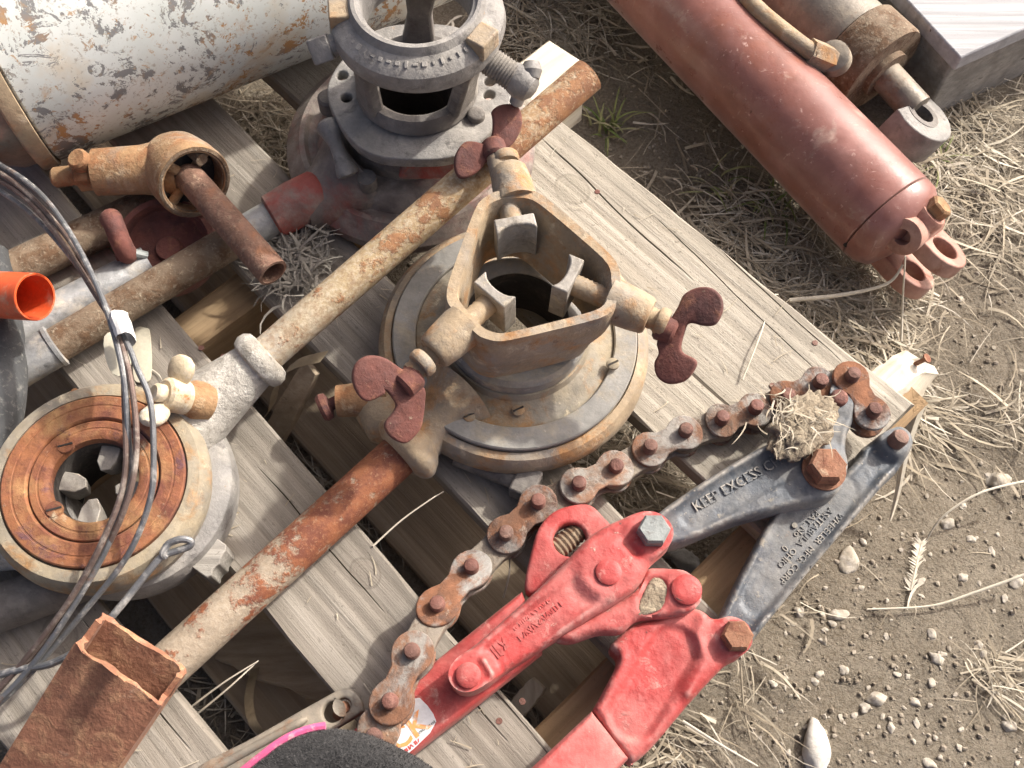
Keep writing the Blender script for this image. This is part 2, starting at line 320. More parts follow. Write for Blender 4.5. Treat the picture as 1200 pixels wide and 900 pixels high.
M['felt'] = mat('felt', (.05, .05, .051), [((.07, .07, .07), 220, .6, .1, None)], .95, bump=1, bscale=900, bdist=.003)
M['pink'] = mat('pink', (.62, .10, .24), [((.66, .40, .42), 120, .62, .08, None)], .8, bump=.4)
M['mud'] = mat('mud', (.33, .275, .195), [((.24, .19, .13), 60, .55, .08, None), ((.45, .39, .29), 110, .64, .07, None)], .95, bump=1, bscale=260, bdist=.004)
M['stone'] = mat('stone', (.42, .38, .31), [((.32, .28, .22), 60, .54, .1, None), ((.52, .48, .42), 110, .62, .1, None)], .85, bump=.5)
M['white_stone'] = mat('white_stone', (.60, .58, .53), [((.46, .42, .36), 50, .56, .1, None)], .8, vary=.15, bump=.5)
M['stone_grey'] = mat('stone_grey', (.33, .325, .30), [((.23, .22, .20), 60, .56, .1, None)], .85, bump=.5)
M['strap'] = mat('strap', (.36, .29, .19), [((.26, .2, .12), 50, .6, .1, None)], .7, bump=.2)
# peeling off-white paint over grey primer and rust
n = N('peeling_paint')
st = n.coord(scale=(.55, .55, .55)); flake = n.noise(24, 12, .76, dist=.9); fl2 = n.noise(60, 10, .72)
c = n.mix(n.rng(n.noise(14, 6), .35, .65), (.54, .57, .53), (.65, .67, .635))
c = n.mix(n.rng(n.noise(13, 7, .65), .52, .68, 0, .6), c, (.56, .42, .24))
k1 = n.rng(n.math('ADD', n.math('MULTIPLY', flake, .62), n.math('MULTIPLY', fl2, .38)), .531, .543)
c = n.mix(k1, c, n.mix(n.rng(n.noise(16, 5), .50, .60), (.20, .20, .195), (.40, .22, .09)))
k2 = n.rng(n.noise(1, 10, .75, vec=n.coord(scale=(30, 62, 40)), dist=1.2), .585, .597); c = n.mix(k2, c, (.22, .22, .215))
k3 = n.rng(n.noise(10, 11, .74, dist=.5), .575, .655); c = n.mix(n.math('MULTIPLY', k3, n.rng(fl2, .38, .60, .25, 1)), c, n.mix(n.rng(fl2, .4, .6), (.38, .19, .08), (.52, .33, .15)))
c = n.mix(n.rng(n.noise(120, 8, .75, dist=.6), .585, .61, 0, .85), c, n.mix(n.rng(n.noise(30, 3), .45, .55), (.24, .22, .19), (.42, .25, .11))); c = n.mix(n.rng(n.noise(240, 3), .60, .68, 0, .6), c, (.30, .26, .2))
n.put(n.b.inputs['Base Color'], c); n.put(n.b.inputs['Roughness'], n.rng(k1, 0, 1, .42, .8)); n.bump(n.math('SUBTRACT', n.math('MULTIPLY', fl2, .15), n.math('MAXIMUM', k1, k2)), .5, .0012)
M['peeling'] = n.m
def graded(name, org, a, b, rust, pale, shift, stops, speck, rough=.75):
    """pipe whose finish changes from end a to end b: stops are base colours along it, rust thins (shift > 0) or thickens"""
    n = N(name); d = (b-a); dot = n.new('ShaderNodeVectorMath', operation='DOT_PRODUCT'); n.put(dot.inputs[0], n.tc.outputs['Object']); dot.inputs[1].default_value = d/d.length_squared
    t = n.math('SUBTRACT', dot.outputs['Value'], (a-org).dot(d)/d.length_squared); t = n.math('ADD', t, n.math('MULTIPLY', n.math('SUBTRACT', n.noise(18, 4), .5), .5))
    r = n.new('ShaderNodeValToRGB'); n.put(r.inputs[0], t); e = r.color_ramp.elements
    while len(e) < len(stops): e.new(.5)
    for q, (p, c_) in zip(e, stops): q.position = p; q.color = (*c_, 1)
    fine = n.noise(330, 4, .7); c = n.mix(n.rng(fine, .42, .62, 0, .8), r.outputs[0], speck); c = n.mix(n.rng(n.noise(150, 5, .7), .45, .62, 0, .55), c, tuple(x*.6 for x in stops[-1][1])); c = n.mix(n.rng(n.noise(26, 8, .65), .4, .7, 0, .5), c, tuple(x*.55 for x in stops[1][1]))
    k = n.rng(n.math('SUBTRACT', n.math('ADD', n.math('MULTIPLY', n.noise(34, 9, .68), .65), n.math('MULTIPLY', n.noise(110, 5, .7), .35)), n.math('MULTIPLY', t, shift)), rust[0]-.03, rust[0]+.03)
    rc = n.mix(n.rng(n.noise(75, 6, .7), .40, .60), rust[1], rust[2]); rc = n.mix(n.rng(fine, .56, .68, 0, .7), rc, rust[3]); c = n.mix(k, c, rc)
    n.put(n.b.inputs['Base Color'], c); n.b.inputs['Roughness'].default_value = rough; n.bump(n.math('ADD', n.math('MULTIPLY', fine, .6), n.math('MULTIPLY', k, .5)), .8, .0012); return n.m
# weathered pallet wood, grain along local X
def wood(name, ca, cb, dark, crack=.5, saw=.5, gax=0, weather=.5, knots=(), splits=()):
    n = N(name); o = random.uniform(-9, 9)
    def sc(l, t): return (l, t, t) if gax == 0 else (t, l, t)
    inf = n.new('ShaderNodeObjectInfo'); av = n.new('ShaderNodeVectorMath', operation='SCALE'); n.put(av.inputs[0], n.tc.outputs['Object'])
    comb = n.new('ShaderNodeVectorMath', operation='ADD'); sh = n.new('ShaderNodeCombineXYZ')
    for i in range(3): n.put(sh.inputs[i], n.math('MULTIPLY', inf.outputs['Random'], 17.+i*5))
    n.put(comb.inputs[0], n.tc.outputs['Object']); n.put(comb.inputs[1], sh.outputs[0])
    def mp(s):
        m = n.new('ShaderNodeMapping'); m.inputs['Scale'].default_value = s; n.put(m.inputs[0], comb.outputs[0]); return m.outputs[0]
    grain = n.noise(1, 7, .65, vec=mp(sc(5, 190)), dist=.4); band = n.noise(1, 4, .55, vec=mp(sc(2.2, 26)), dist=1.2); blot = n.noise(1, 6, .6, vec=mp(sc(9, 18)))
    c = n.mix(n.rng(band, .32, .66), ca, cb); c = n.mix(n.rng(grain, .40, .66, 0, .5), c, dark); c = n.mix(n.rng(blot, .45, .72, 0, weather), c, tuple(x*.62 for x in ca))
    ringv = n.new('ShaderNodeTexWave', wave_type='BANDS', bands_direction='Y' if gax == 0 else 'X'); n.put(ringv.inputs['Vector'], mp(sc(1.0, 12))); ringv.inputs['Scale'].default_value = 1.6; ringv.inputs['Distortion'].default_value = 7; ringv.inputs['Detail'].default_value = 3; ringv.inputs['Detail Scale'].default_value = .9
    c = n.mix(n.rng(ringv.outputs['Fac'], .70, 1., 0, .22), c, tuple(x*.6 for x in dark))
    ck = n.rng(n.noise(1, 3, .5, vec=mp(sc(2.6, 95)), dist=.25), .70, .735); c = n.mix(n.math('MULTIPLY', ck, crack), c, (.05, .038, .027))
    extra = None
    if knots or splits:
        sp = n.new('ShaderNodeSeparateXYZ'); n.put(sp.inputs[0], n.tc.outputs['Object']); wob = n.noise(1, 3, .5, vec=n.coord(scale=(22, 22, 22))); wob2 = n.noise(1, 2, .5, vec=n.coord(scale=(9, 9, 9)))
    for ku, kv, kr in knots:
        dx = n.math('MULTIPLY', n.math('SUBTRACT', sp.outputs[0], ku), .8); dy = n.math('SUBTRACT', sp.outputs[1], kv)
        dd = n.math('ADD', n.math('SQRT', n.math('ADD', n.math('MULTIPLY', dx, dx), n.math('MULTIPLY', dy, dy))), n.math('MULTIPLY', n.math('SUBTRACT', wob, .5), .006))
        ring = n.math('SINE', n.math('MULTIPLY', dd, 2600.)); k = n.rng(dd, kr*1.05, kr*.9); c = n.mix(k, c, n.mix(n.rng(ring, -.2, 1, 0, .4), tuple(x*.95 for x in ca), dark)); c = n.mix(n.rng(n.math('ABSOLUTE', n.math('SUBTRACT', dd, kr)),   .0012, .0003, 0, .35), c, tuple(x*.5 for x in dark))
    for u0, v0, u1, v1, hw in splits:
        tl = n.rng(sp.outputs[0], u0, u1, v0, v1); off = n.math('MULTIPLY', n.math('SUBTRACT', wob2, .5), .009); dd = n.math('ABSOLUTE', n.math('ADD', n.math('SUBTRACT', sp.outputs[1], tl), off))
        k = n.math('MULTIPLY', n.rng(dd, hw, hw*.35), n.math('MULTIPLY', n.rng(sp.outputs[0], u0, u0+.03), n.rng(sp.outputs[0], u1, u1-.03))); c = n.mix(k, c, (.035, .026, .018)); extra = k if extra is None else n.math('MAXIMUM', extra, k)
    fuzz = n.noise(1, 3, .7, vec=mp(sc(240, 420)), dist=.8); c = n.mix(n.rng(fuzz, .60, .70, 0, saw), c, tuple(x*.45 for x in dark))
    n.put(n.b.inputs['Base Color'], c); n.b.inputs['Roughness'].default_value = .9; n.b.inputs['Specular IOR Level'].default_value = .2
    h = n.math('SUBTRACT', n.math('ADD', n.math('MULTIPLY', grain, -.9), n.math('MULTIPLY', fuzz, -.5*saw)), n.math('MULTIPLY', ck, 1.8*crack)); h = n.math('SUBTRACT', h, n.math('MULTIPLY', ringv.outputs['Fac'], .35)); n.bump(n.math('SUBTRACT', h, n.math('MULTIPLY', extra, 2.)) if extra is not None else h, .8, .0016); return n.m
PA = math.radians(-46.9); pu, pv = V((math.cos(PA), math.sin(PA), 0)), V((-math.sin(PA), math.cos(PA), 0)); po = P(600, 450, .127); po.z = 0
def uv(p): d = p-po; return d.dot(pu), d.dot(pv)             # pallet coordinates of a point
M['board'] = wood('board', (.26, .232, .195), (.35, .32, .275), (.20, .172, .135), weather=.6, crack=.8, knots=[(*uv(P(428, 672, .127)), .010), (*uv(P(70, 745, .127)), .012)], splits=[(*uv(P(300, 545, .127)), *uv(P(452, 720, .127)), .0007), (*uv(P(505, 565, .127)), *uv(P(640, 700, .127)), .0007), (*uv(P(480, 740, .127)), *uv(P(600, 872, .127)), .0009), (*uv(P(90, 720, .127)), *uv(P(225, 880, .127)), .0008)])
M['board_pale'] = wood('board_pale', (.345, .315, .258), (.41, .375, .315), (.265, .23, .178), crack=.9, saw=.85, knots=[(*uv(P(671, 222, .127)), .014)], splits=[(*uv(P(632, 160, .127)), *uv(P(815, 330, .127)), .0011), (*uv(P(770, 255, .127)), *uv(P(960, 440, .127)), .0007), (*uv(P(735, 190, .127)), *uv(P(985, 425, .127)), .0008)])
M['stringer'] = wood('stringer', (.34, .235, .135), (.44, .315, .185), (.22, .145, .08), crack=.7, saw=.3, gax=1)
M['low_board'] = wood('low_board', (.38, .30, .21), (.47, .385, .28), (.27, .20, .13), crack=.4, saw=.2)
M['fresh'] = wood('fresh_wood', (.66, .60, .47), (.76, .71, .60), (.52, .43, .29), crack=.7, saw=.2, gax=1, weather=.25)
M['white_plank'] = wood('white_plank', (.44, .44, .445), (.52, .52, .525), (.28, .275, .27), crack=.9, saw=.2, weather=.2)
M['bark_grey'] = wood('bark_grey', (.30, .285, .255), (.40, .375, .335), (.19, .175, .15))
# dry soil
n = N('dirt'); big = n.noise(5, 6, .6); mid = n.noise(38, 8, .7); fin = n.noise(330, 6, .75); vo = n.new('ShaderNodeTexVoronoi'); vo.inputs['Scale'].default_value = 130; n.put(vo.inputs['Vector'], n.coord())
c = n.mix(n.rng(big, .35, .65), (.235, .20, .152), (.30, .26, .20)); c = n.mix(n.rng(mid, .40, .66, 0, .6), c, (.17, .14, .10)); c = n.mix(n.rng(fin, .46, .64, 0, .55), c, (.37, .33, .265)); c = n.mix(n.rng(fin, .36, .46, .55, 0), c, (.14, .11, .078))
n.put(n.b.inputs['Base Color'], c); n.b.inputs['Roughness'].default_value = .97; n.b.inputs['Specular IOR Level'].default_value = .1
n.bump(n.math('ADD', n.math('MULTIPLY', fin, .8), n.math('MULTIPLY', mid, 1.6)), 1., .006); n.bump(vo.outputs['Distance'], .35, .003); M['dirt'] = n.m
def island(name, cols, rough=.8, sheen=0):
    n = N(name); g = n.new('ShaderNodeNewGeometry'); r = n.new('ShaderNodeValToRGB'); n.put(r.inputs[0], g.outputs['Random Per Island'])
    e = r.color_ramp.elements
    while len(e) < len(cols): e.new(.5)
    for i, cc in enumerate(cols): e[i].position = i/(len(cols)-1); e[i].color = (*cc, 1)
    n.put(n.b.inputs['Base Color'], n.mix(n.rng(n.noise(130, 3), .4, .7, 0, .5), r.outputs[0], tuple(x*.6 for x in cols[0]))); n.b.inputs['Roughness'].default_value = rough; n.b.inputs['Specular IOR Level'].default_value = .25; return n.m
M['straw'] = island('straw', [(.30, .25, .175), (.43, .375, .28), (.52, .465, .36), (.37, .31, .22), (.58, .535, .445)])
M['straw_pale'] = island('straw_pale', [(.58, .53, .42), (.66, .61, .51)])
M['straw_dull'] = island('straw_dull', [(.21, .175, .125), (.31, .265, .195), (.38, .335, .26)])
M['green'] = island('green', [(.09, .14, .035), (.16, .21, .06), (.30, .30, .13), (.40, .36, .22)])
M['clod'] = island('clod', [(.22, .185, .14), (.28, .24, .185), (.35, .31, .25), (.25, .21, .16), (.44, .40, .34)], .97)
M['fiber'] = island('fiber', [(.28, .26, .22), (.38, .355, .305), (.20, .18, .15)], .95)
M['fuzz'] = island('fuzz', [(.03, .03, .031), (.06, .06, .062), (.12, .118, .115)], .95)

# ------------------------------------------------------------------ ground
def gz(x, y):
    z = noise.noise(V((x*2.1, y*2.1, 3)))*.011+noise.noise(V((x*7, y*7, 8)))*.006+noise.noise(V((x*23, y*23, 1)))*.0032+noise.noise(V((x*60, y*60, 4)))*.0016
    return z-.006
def axis_pts(a, b, step, far):
    p = [a]; 
    while p[-1] < b: p.append(p[-1]+step)
    s = step; lo, hi = [], []; q = p[0]
    while q > -far: s *= 1.5; q -= s; lo.append(q)
    s = step; q = p[-1]
    while q < far: s *= 1.5; q += s; hi.append(q)
    return lo[::-1]+p+hi
xs = axis_pts(-.85, 1.0, .0065, 60); ys = axis_pts(-.35, 1.45, .0065, 60)
vs = [(x, y, gz(x, y)) for y in ys for x in xs]; nx = len(xs)
fs = [(j*nx+i, j*nx+i+1, (j+1)*nx+i+1, (j+1)*nx+i) for j in range(len(ys)-1) for i in range(nx-1)]
me = bpy.data.meshes.new('ground'); me.from_pydata(vs, [], fs); g = link('ground', me, M['dirt'], ang=180); tag(g, kind='structure')

# ------------------------------------------------------------------ pallet
ZD = .127
PA = math.radians(-46.9)                                   # direction of the deck boards
pu, pv = V((math.cos(PA), math.sin(PA), 0)), V((-math.sin(PA), math.cos(PA), 0))
po = P(600, 450, ZD); po.z = 0
pal = thing('wooden_pallet', 'weathered grey wooden pallet under the pipe tools with splintered stringer ends', 'pallet', po)
pal.rotation_euler = (0, 0, PA)
def uv(p): d = p-po; return d.dot(pu), d.dot(pv)
def rough_board(name, u0, u1, va, vb, z0, z1, mt, parent, seg=26, jag=0, long='u', chip=.0012, tilt=0):
    """worn plank in pallet coordinates, edges slightly wavy; va / vb are the v of its two edges at (u0, u1)"""
    bm_v = []; fs = []; s0 = random.uniform(0, 50); prof = 6
    for i in range(seg+1):
        t = i/seg; u = u0+(u1-u0)*t; a = va[0]+(va[1]-va[0])*t; b = vb[0]+(vb[1]-vb[0])*t
        a += noise.noise(V((u*9, s0, 0)))*chip*1.6; b += noise.noise(V((u*9, s0+7, 0)))*chip*1.6
        c = .0022*(1+.8*noise.noise(V((u*30, s0+3, 1)))); c2 = .0022*(1+.8*noise.noise(V((u*30, s0+5, 1)))); cup = noise.noise(V((u*4, s0+9, 2)))*.0012
        ju = 0
        ring = [(a, z0), (b, z0), (b, z1-c2), (b-c2, z1+cup), ((a+b)/2, z1-.0008), (a+c, z1+cup), (a, z1-c)]
        for k, (q, z) in enumerate(ring):
            if jag and i == seg: ju = random.uniform(-jag, jag)
            if jag and i == 0: ju = random.uniform(-jag*.2, jag*.2)
            bm_v.append((u+ju, q, z) if long == 'u' else (q, u+ju, z))
    m = 7
    for i in range(seg):
        for k in range(m): fs.append([i*m+k, i*m+(k+1) % m, (i+1)*m+(k+1) % m, (i+1)*m+k])
    fs.append(list(range(m))[::-1]); fs.append([seg*m+k for k in range(m)])
    mb = MB().add(bm_v, fs); me = mb.mesh(name); o = bpy.data.objects.new(name, me); col.objects.link(o); me.materials.append(mt); o.parent = parent
    me.polygons.foreach_set('use_smooth', [True]*len(me.polygons)); me.set_sharp_from_angle(angle=math.radians(30)); return o
def edge_v(a, b, u0, u1, z):
    (ua, va_), (ub, vb_) = uv(P(*a, z)), uv(P(*b, z)); k = (vb_-va_)/(ub-ua); return va_+k*(u0-ua), va_+k*(u1-ua)
uS = uv(P(841, 640, .108))[0]                              # inner edge of the near stringer along u
U0 = -.62
boards = [('A', (345, 118), (816, 556), (650, 135), (1000, 415), M['board_pale'], uS+.030),
          ('B', (362, 402), (570, 617), (250, 115), (725, 600), M['board'], uS+.036),
          ('C', (305, 712), (387, 809), (200, 367), (640, 870), M['board'], uS+.034),
          ('D', (0, 868), (30, 905), (118, 705), (262, 878), M['board'], uS+.036)]
deck = []; deck_edges = []
for nm, a0, a1, b0, b1, mt, ue in boards:
    deck_edges.append((edge_v(a0, a1, U0, ue, ZD), edge_v(b0, b1, U0, ue, ZD), ue)); deck.append(rough_board('deck_board', U0, ue, edge_v(a0, a1, U0, ue, ZD), edge_v(b0, b1, U0, ue, ZD), .108, ZD, mt, pal, seg=60, jag=.003))
vA = uv(P(900, 335, ZD))[1]
tag(deck[0], 'wide pale deck board with a long crack and a round knot')
def stringer(u0, v0, v1, z0=.0185, z1=.1075, jag=.02):
    return rough_board('stringer', v0, v1, (u0, u0), (u0+.038, u0+.038), z0, z1, M['stringer'], pal, seg=60, jag=jag, long='v', chip=.0016)
S1 = stringer(uS, -.55, vA+.012)
uS2 = uv(P(610, 100, .108))[0]-.019
S2 = stringer(uS2, -.55, vA-.01, jag=.001)
S2e = rough_board('stringer_end', vA-.0095, uv(P(662, 58, .1075))[1], (uS2-.003, uS2-.003), (uS2+.041, uS2+.041), .0185, .1095, M['fresh'], pal, seg=12, jag=.006, long='v', chip=.002); tag(S2e, 'bright bare end of the far stringer')
S3 = stringer(uS2-(uS-uS2), -.55, vA+.05)
for a0, a1, wd in (((420, 593), (500, 683), .092), ((60, 560), (250, 800), .10), ((700, 330), (900, 520), .09)):
    va = edge_v(a0, a1, U0, uS+.036, .019); rough_board('bottom_board', U0, uS+.036, va, (va[0]+wd, va[1]+wd), -.004, .018, M['low_board'], pal, seg=40, jag=.002)
# splintered, bright broken end of the near stringer, with bent nails
vend = vA+.012
rows = 18; top = []; prof_in = range(6)
ed = [((975, 470), (1060, 407), .0), ((975, 470), (1060, 407), .110), ((992, 484), (1076, 414), .120), ((1004, 500), (1090, 428), .117), ((1034, 532), (1104, 431), .078), ((1034, 532), (1104, 431), .0)]
for i in range(rows+1):
    t_ = i/rows
    for k, (a, b, z) in enumerate(ed):
        p = P(*a, max(z, .07)).lerp(P(*b, max(z, .07)), t_); jt = .0009 if z else 0; zz = z+(random.uniform(-jt, jt)+.004*noise.noise(V((t_*6, k, 0))) if z else 0)-.018*max(0, t_-.75)*(z > 0)
        top.append(V((p.x+random.uniform(-jt, jt)+(random.uniform(-.006, .006) if i == rows else 0), p.y+random.uniform(-jt, jt)+(random.uniform(-.004, .006) if i == rows else 0), zz)))
m_ = len(prof_in); fs = []
for i in range(rows):
    for k in range(m_): fs.append([i*m_+k, i*m_+(k+1) % m_, (i+1)*m_+(k+1) % m_, (i+1)*m_+k])
fs += [list(range(m_))[::-1], [rows*m_+k for k in range(m_)]]
inv = Matrix.Rotation(-PA, 4, 'Z') @ Matrix.Translation(-po)
def pal_part(name, mb, mt, parent=pal, ang=35):
    me = mb.mesh(name); me.transform(inv); o = bpy.data.objects.new(name, me); col.objects.link(o); me.materials.append(mt); o.parent = parent
    me.polygons.foreach_set('use_smooth', [True]*len(me.polygons)); me.set_sharp_from_angle(angle=math.radians(ang)); return o
o = pal_part('splintered_end', MB().add(top, fs), M['fresh'], ang=25); tag(o, 'bright splintered stringer end with bent nails')
# splinter hanging from the broken end
mb = MB().tube(spline([P(1078, 470, .10), P(1062, 520, .07), P(1052, 575, .03), P(1043, 610, .012)]), [.006-.005*k/24 for k in range(25)], 5); pal_part('splinter', mb, M['fresh'])
for a, b, za, zb in (((1041, 462), (1060, 448), .112, .098), ((1086, 420), (1070, 428), .124, .112)):
    p, q = P(*a, za), P(*b, zb); d = (q-p).normalized()
    pal_part('nail', MB().lathe([(.0042, -.001), (.0042, .0005), (.002, .0005), (.002, (q-p).length)], p, d, 12), M['bolt_rust'])
for a in ((75, 816), (88, 804), (955, 402), (540, 830), (585, 845), (612, 822), (236, 408), (262, 418), (905, 452), (645, 150), (700, 225), (640, 655)):
    pal_part('nail', MB().lathe([(.0026, 0), (.0024, .0008), (0, .0009)], P(*a, ZD-.0005), (0, 0, 1), 10), M['rivet_rust'])
# ------------------------------------------------------------------ lying cylinders on the right
def cyl(axis_a, axis_b, prof, name, mt, parent, seg=56): # prof (r, t metres from a)
    a, b = V(axis_a), V(axis_b); return MB().lathe(prof, a, b-a, seg).build(name, mt, parent, ang=40)
E1 = P(1037, 253, .062); E0 = P(738, -55, .085)
ra = (E1-E0).normalized(); L = (E1-E0).length; R1 = .0505
t = thing('hydraulic_cylinder', 'faded maroon hydraulic cylinder with clevis eyes lying on the dirt', 'cylinder', V((E1.x, E1.y, 0)))
MB().lathe([(R1*.9, -.25), (R1, -.24), (R1, L-.0006), (R1*.985, L)], E0, ra, 72).build('barrel', M['maroon'], t, ang=40)
mb = MB().lathe([(R1*.985, L+.0012), (R1, L+.002), (R1*.985, L+.012), (R1*.84, L+.024), (R1*.5, L+.031), (0, L+.032)], E0, ra, 60)
cap = mb.build('end_cap', M['maroon'], t, ang=40)
side = ra.cross(V((0, 0, 1))).normalized()                 # points to the upper right or lower left
if side.x > 0: side = -side
pin = V((.42, .22, .88)); pin = (pin-ra*pin.dot(ra)).normalized()
# port boss facing the camera side and plug
pb = P(1057, 278, .088); pd = V((-.64, -.62, .44)).normalized()
MB().lathe([(.0178, -.06), (.0178, -.001), (.0155, 0), (.008, 0), (.0075, -.012), (0, -.0125)], pb, pd, 32).build('port_boss', M['primer'], cap)
pg = P(1094, 248, .095); gd = (V((.55, .15, .8))).normalized()
MB().lathe([(.0165, -.03), (.0165, -.004), (.0145, 0), (0, 0)], pg, gd, 32).build('plug_boss', M['primer'], cap)
hexbolt(pg+gd*.0005, gd, .0115, .011, 'plug', M['cast_ochre'], cap)
def eye(c, nrm, R, r, th, back, name, mt, parent, length=.05):
    """thick lug: round end with a hole, tang running back"""
    n_ = nrm.normalized(); bx = (back-n_*back.dot(n_)).normalized(); by = n_.cross(bx)
    out = [(R*math.cos(a), R*math.sin(a)) for a in [math.pi/2+math.pi*k/20 for k in range(21)]]+[(length, -R*.92), (length, R*.92)]
    me = curve_mesh(name, [out, circ(0, 0, r, 26)], th, .0018)
    m = Matrix(((bx.x, by.x, n_.x, c.x), (bx.y, by.y, n_.y, c.y), (bx.z, by.z, n_.z, c.z), (0, 0, 0, 1))); me.transform(m)
    return link(name, me, mt, parent, ang=45)
eye(P(1108, 290, .070), pin, .0245, .0135, .017, -ra, 'clevis_eye', M['primer'], t)
eye(P(1071, 316, .033), pin, .0245, .0135, .017, -ra, 'clevis_eye', M['primer'], t)
b = P(997, 283, .06); MB().tube([P(990, 288, .055), P(996, 281, .062)], [.0022, .0022], 8).build('set_screw', M['shade_black'], t)
# second cylinder
F1 = P(1030, 80, .068); F0 = F1-ra*.6; F0.z = .085; rb = (F1-F0).normalized(); L2 = (F1-F0).length; R2 = .0475
t = thing('hydraulic_cylinder', 'dull brown steel cylinder with oil line and loose eye beside the wooden beam', 'cylinder', V((F1.x, F1.y, 0)))
MB().lathe([(R2*.8, 0), (R2*.96, .005), (R2*.96, L2-.04)], F0, rb, 64).build('barrel', M['steel_brown'], t)
MB().lathe([(R2*1.03, L2-.038), (R2*1.06, L2-.036), (R2*1.06, L2+.002), (R2*1.03, L2+.005), (.026, L2+.005), (.026, L2+.012), (0, L2+.012)], F0, rb, 64).build('gland_nut', M['brown_pipe'], t)
MB().tube([F1, F1+rb*.058-V((0, 0, .006))], .0165, 24).build('piston_rod', M['steel_brown'], t)
ec = P(1082, 133, .064); en = V((.40, .12, .90)).normalized()
eye(ec, en, .036, .0155, .034, -rb, 'rod_eye', M['cast_grey'], t, .014)
mb = MB().lathe([(.0185, -.002), (.0185, .0006), (.0120, .0006), (.0120, -.02), (.0150, -.02)], ec, en, 28, closed=True); mb.build('bushing', M['cast_dark'], t)
MB().lathe([(.004, 0), (.004, .003), (.002, .005), (0, .005)], P(1064, 152, .062), (V((-.5, -.5, .6))), 10).build('grease_fitting', M['galvanized'], t)
path = spline([P(840, -50, .125), P(880, 3, .125), P(925, 42, .122), P(958, 66, .118)]); MB().tube(path, .0085, 16).build('oil_line', M['cast_tan'], t)
hexbolt(P(948, 60, .118), (P(982, 74, .105)-P(948, 60, .118)), .0135, .028, 'fitting', M['cast_tan'], t)
MB().lathe([(.017, -.012), (.016, .002), (.012, .004)], P(976, 66, .112), V((-.4, -.3, .8)), 20).build('port_boss', M['steel_brown'], t)

# ------------------------------------------------------------------ wooden beam, top right
t = thing('wooden_beam', 'squared grey timber with a white painted plank on top', 'timber', V((P(1112, 118, 0).x, P(1112, 118, 0).y, 0)))
c0 = P(1126, 68, .098); dA = (P(1035, -30, .098)-c0); dB = (P(1215, 26, .098)-c0); dA.z = dB.z = 0
dA = dA.normalized(); dB = (dB-dA*dB.dot(dA)).normalized()
def plank_box(a0, a1, b0, b1, z0, z1, name, mt, bev):
    c = c0+dA*((a0+a1)/2)+dB*((b0+b1)/2); c.z = (z0+z1)/2
    return MB().box(c, dA*((a1-a0)/2), dB*((b1-b0)/2), V((0, 0, (z1-z0)/2))).build(name, mt, t, bevel=bev)
plank_box(0, .5, 0, .26, .079, .098, 'top_plank', M['white_plank'], .002)
plank_box(.006, .5, .003, .30, -.01, .0785, 'block', M['bark_grey'], .003)
# ------------------------------------------------------------------ painted tank, top left
T0 = P(-4, 62, .225); T1 = P(385, -86, .225); ta = (T1-T0).normalized(); TL = .46; RT = .098
t = thing('steel_tank', 'long round tank with peeling white paint and rust on the pallet', 'tank', V((T0.x+.2, T0.y+.05, ZD)))
MB().lathe([(RT*.98, .004), (RT, .006), (RT, TL-.02), (RT*.9, TL), (RT*.5, TL+.012), (0, TL+.014)], T0, ta, 80).build('shell', M['peeling'], t)
MB().lathe([(RT*.98, -.012), (RT*1.03, -.010), (RT*1.04, -.004), (RT*1.03, .003), (RT*.99, .0035)], T0, ta, 80, closed=True).build('end_band', M['cast_tan'], t)
MB().lathe([(0, -.05), (RT*.6, -.048), (RT*.88, -.036), (RT*.95, -.022), (RT*.95, -.011), (0, -.0105)], T0, ta, 80).build('end_cap', M['steel_brown'], t)

# ------------------------------------------------------------------ wing nuts
def wing(parent, outline, hub, axis, nn, th=.0055, hub_r=.0098, hub_l=.015, mt=None):
    """flat two-lobed wing nut: outline (photo pixels) on the plane through hub with normal nn"""
    mt = mt or M['rust_red']; hub = V(hub); nn = V(nn).normalized(); x, y, _ = frame(nn)
    p2 = [((q-hub).dot(x), (q-hub).dot(y)) for q in (ray_plane(a, b, hub, nn) for a, b in outline)]
    p2 = [tuple(p) for p in catmull([V(p) for p in p2], 4)]
    me = curve_mesh('wing_nut', [p2], th, .002); me.transform(Matrix.Translation((0, 0, th/2)))
    me.transform(Matrix(((x.x, y.x, nn.x, hub.x), (x.y, y.y, nn.y, hub.y), (x.z, y.z, nn.z, hub.z), (0, 0, 0, 1))))
    o = link('wing_nut', me, mt, parent, ang=50); a = V(axis).normalized()
    MB().lathe([(hub_r*.8, -hub_l/2), (hub_r, -hub_l*.35), (hub_r, hub_l*.35), (hub_r*.8, hub_l/2), (0, hub_l/2)], hub, a, 24).build('hub', mt, o)
    return o

# ------------------------------------------------------------------ die stock in the middle
base = P(604, 392, .17)
t = thing('pipe_die_stock', 'round pipe die stock with triangular guide frame and three dark red wing screws', 'die stock', V((base.x, base.y, ZD)))
fc = P(621, 330, .262); ax = (fc-base); ax = (V((0, 0, 1))*.55+ax.normalized()*.45).normalized()
S = V((0, 0, 1))
MB().lathe([(.047, -.036), (.098, -.036), (.106, -.030), (.1095, -.020), (.108, -.010), (.104, -.0045), (.0985, -.003), (.0980, -.006), (.047, -.006)], base, ax, 96, closed=True).build('housing', M['cast_tan'], t)
MB().lathe([(.079, -.004), (.0972, -.004), (.0972, .0005), (.0962, .0015), (.080, .0015), (.079, .0005)], base, ax, 96, closed=True).build('face_plate', M['plate_grey'], t)
MB().lathe([(.046, -.005), (.0784, -.005), (.0784, -.002), (.074, -.0005), (.068, .001), (.060, .006), (.058, .012), (.046, .012)], base, ax, 80, closed=True).build('collar', M['dusty_yellow'], t)
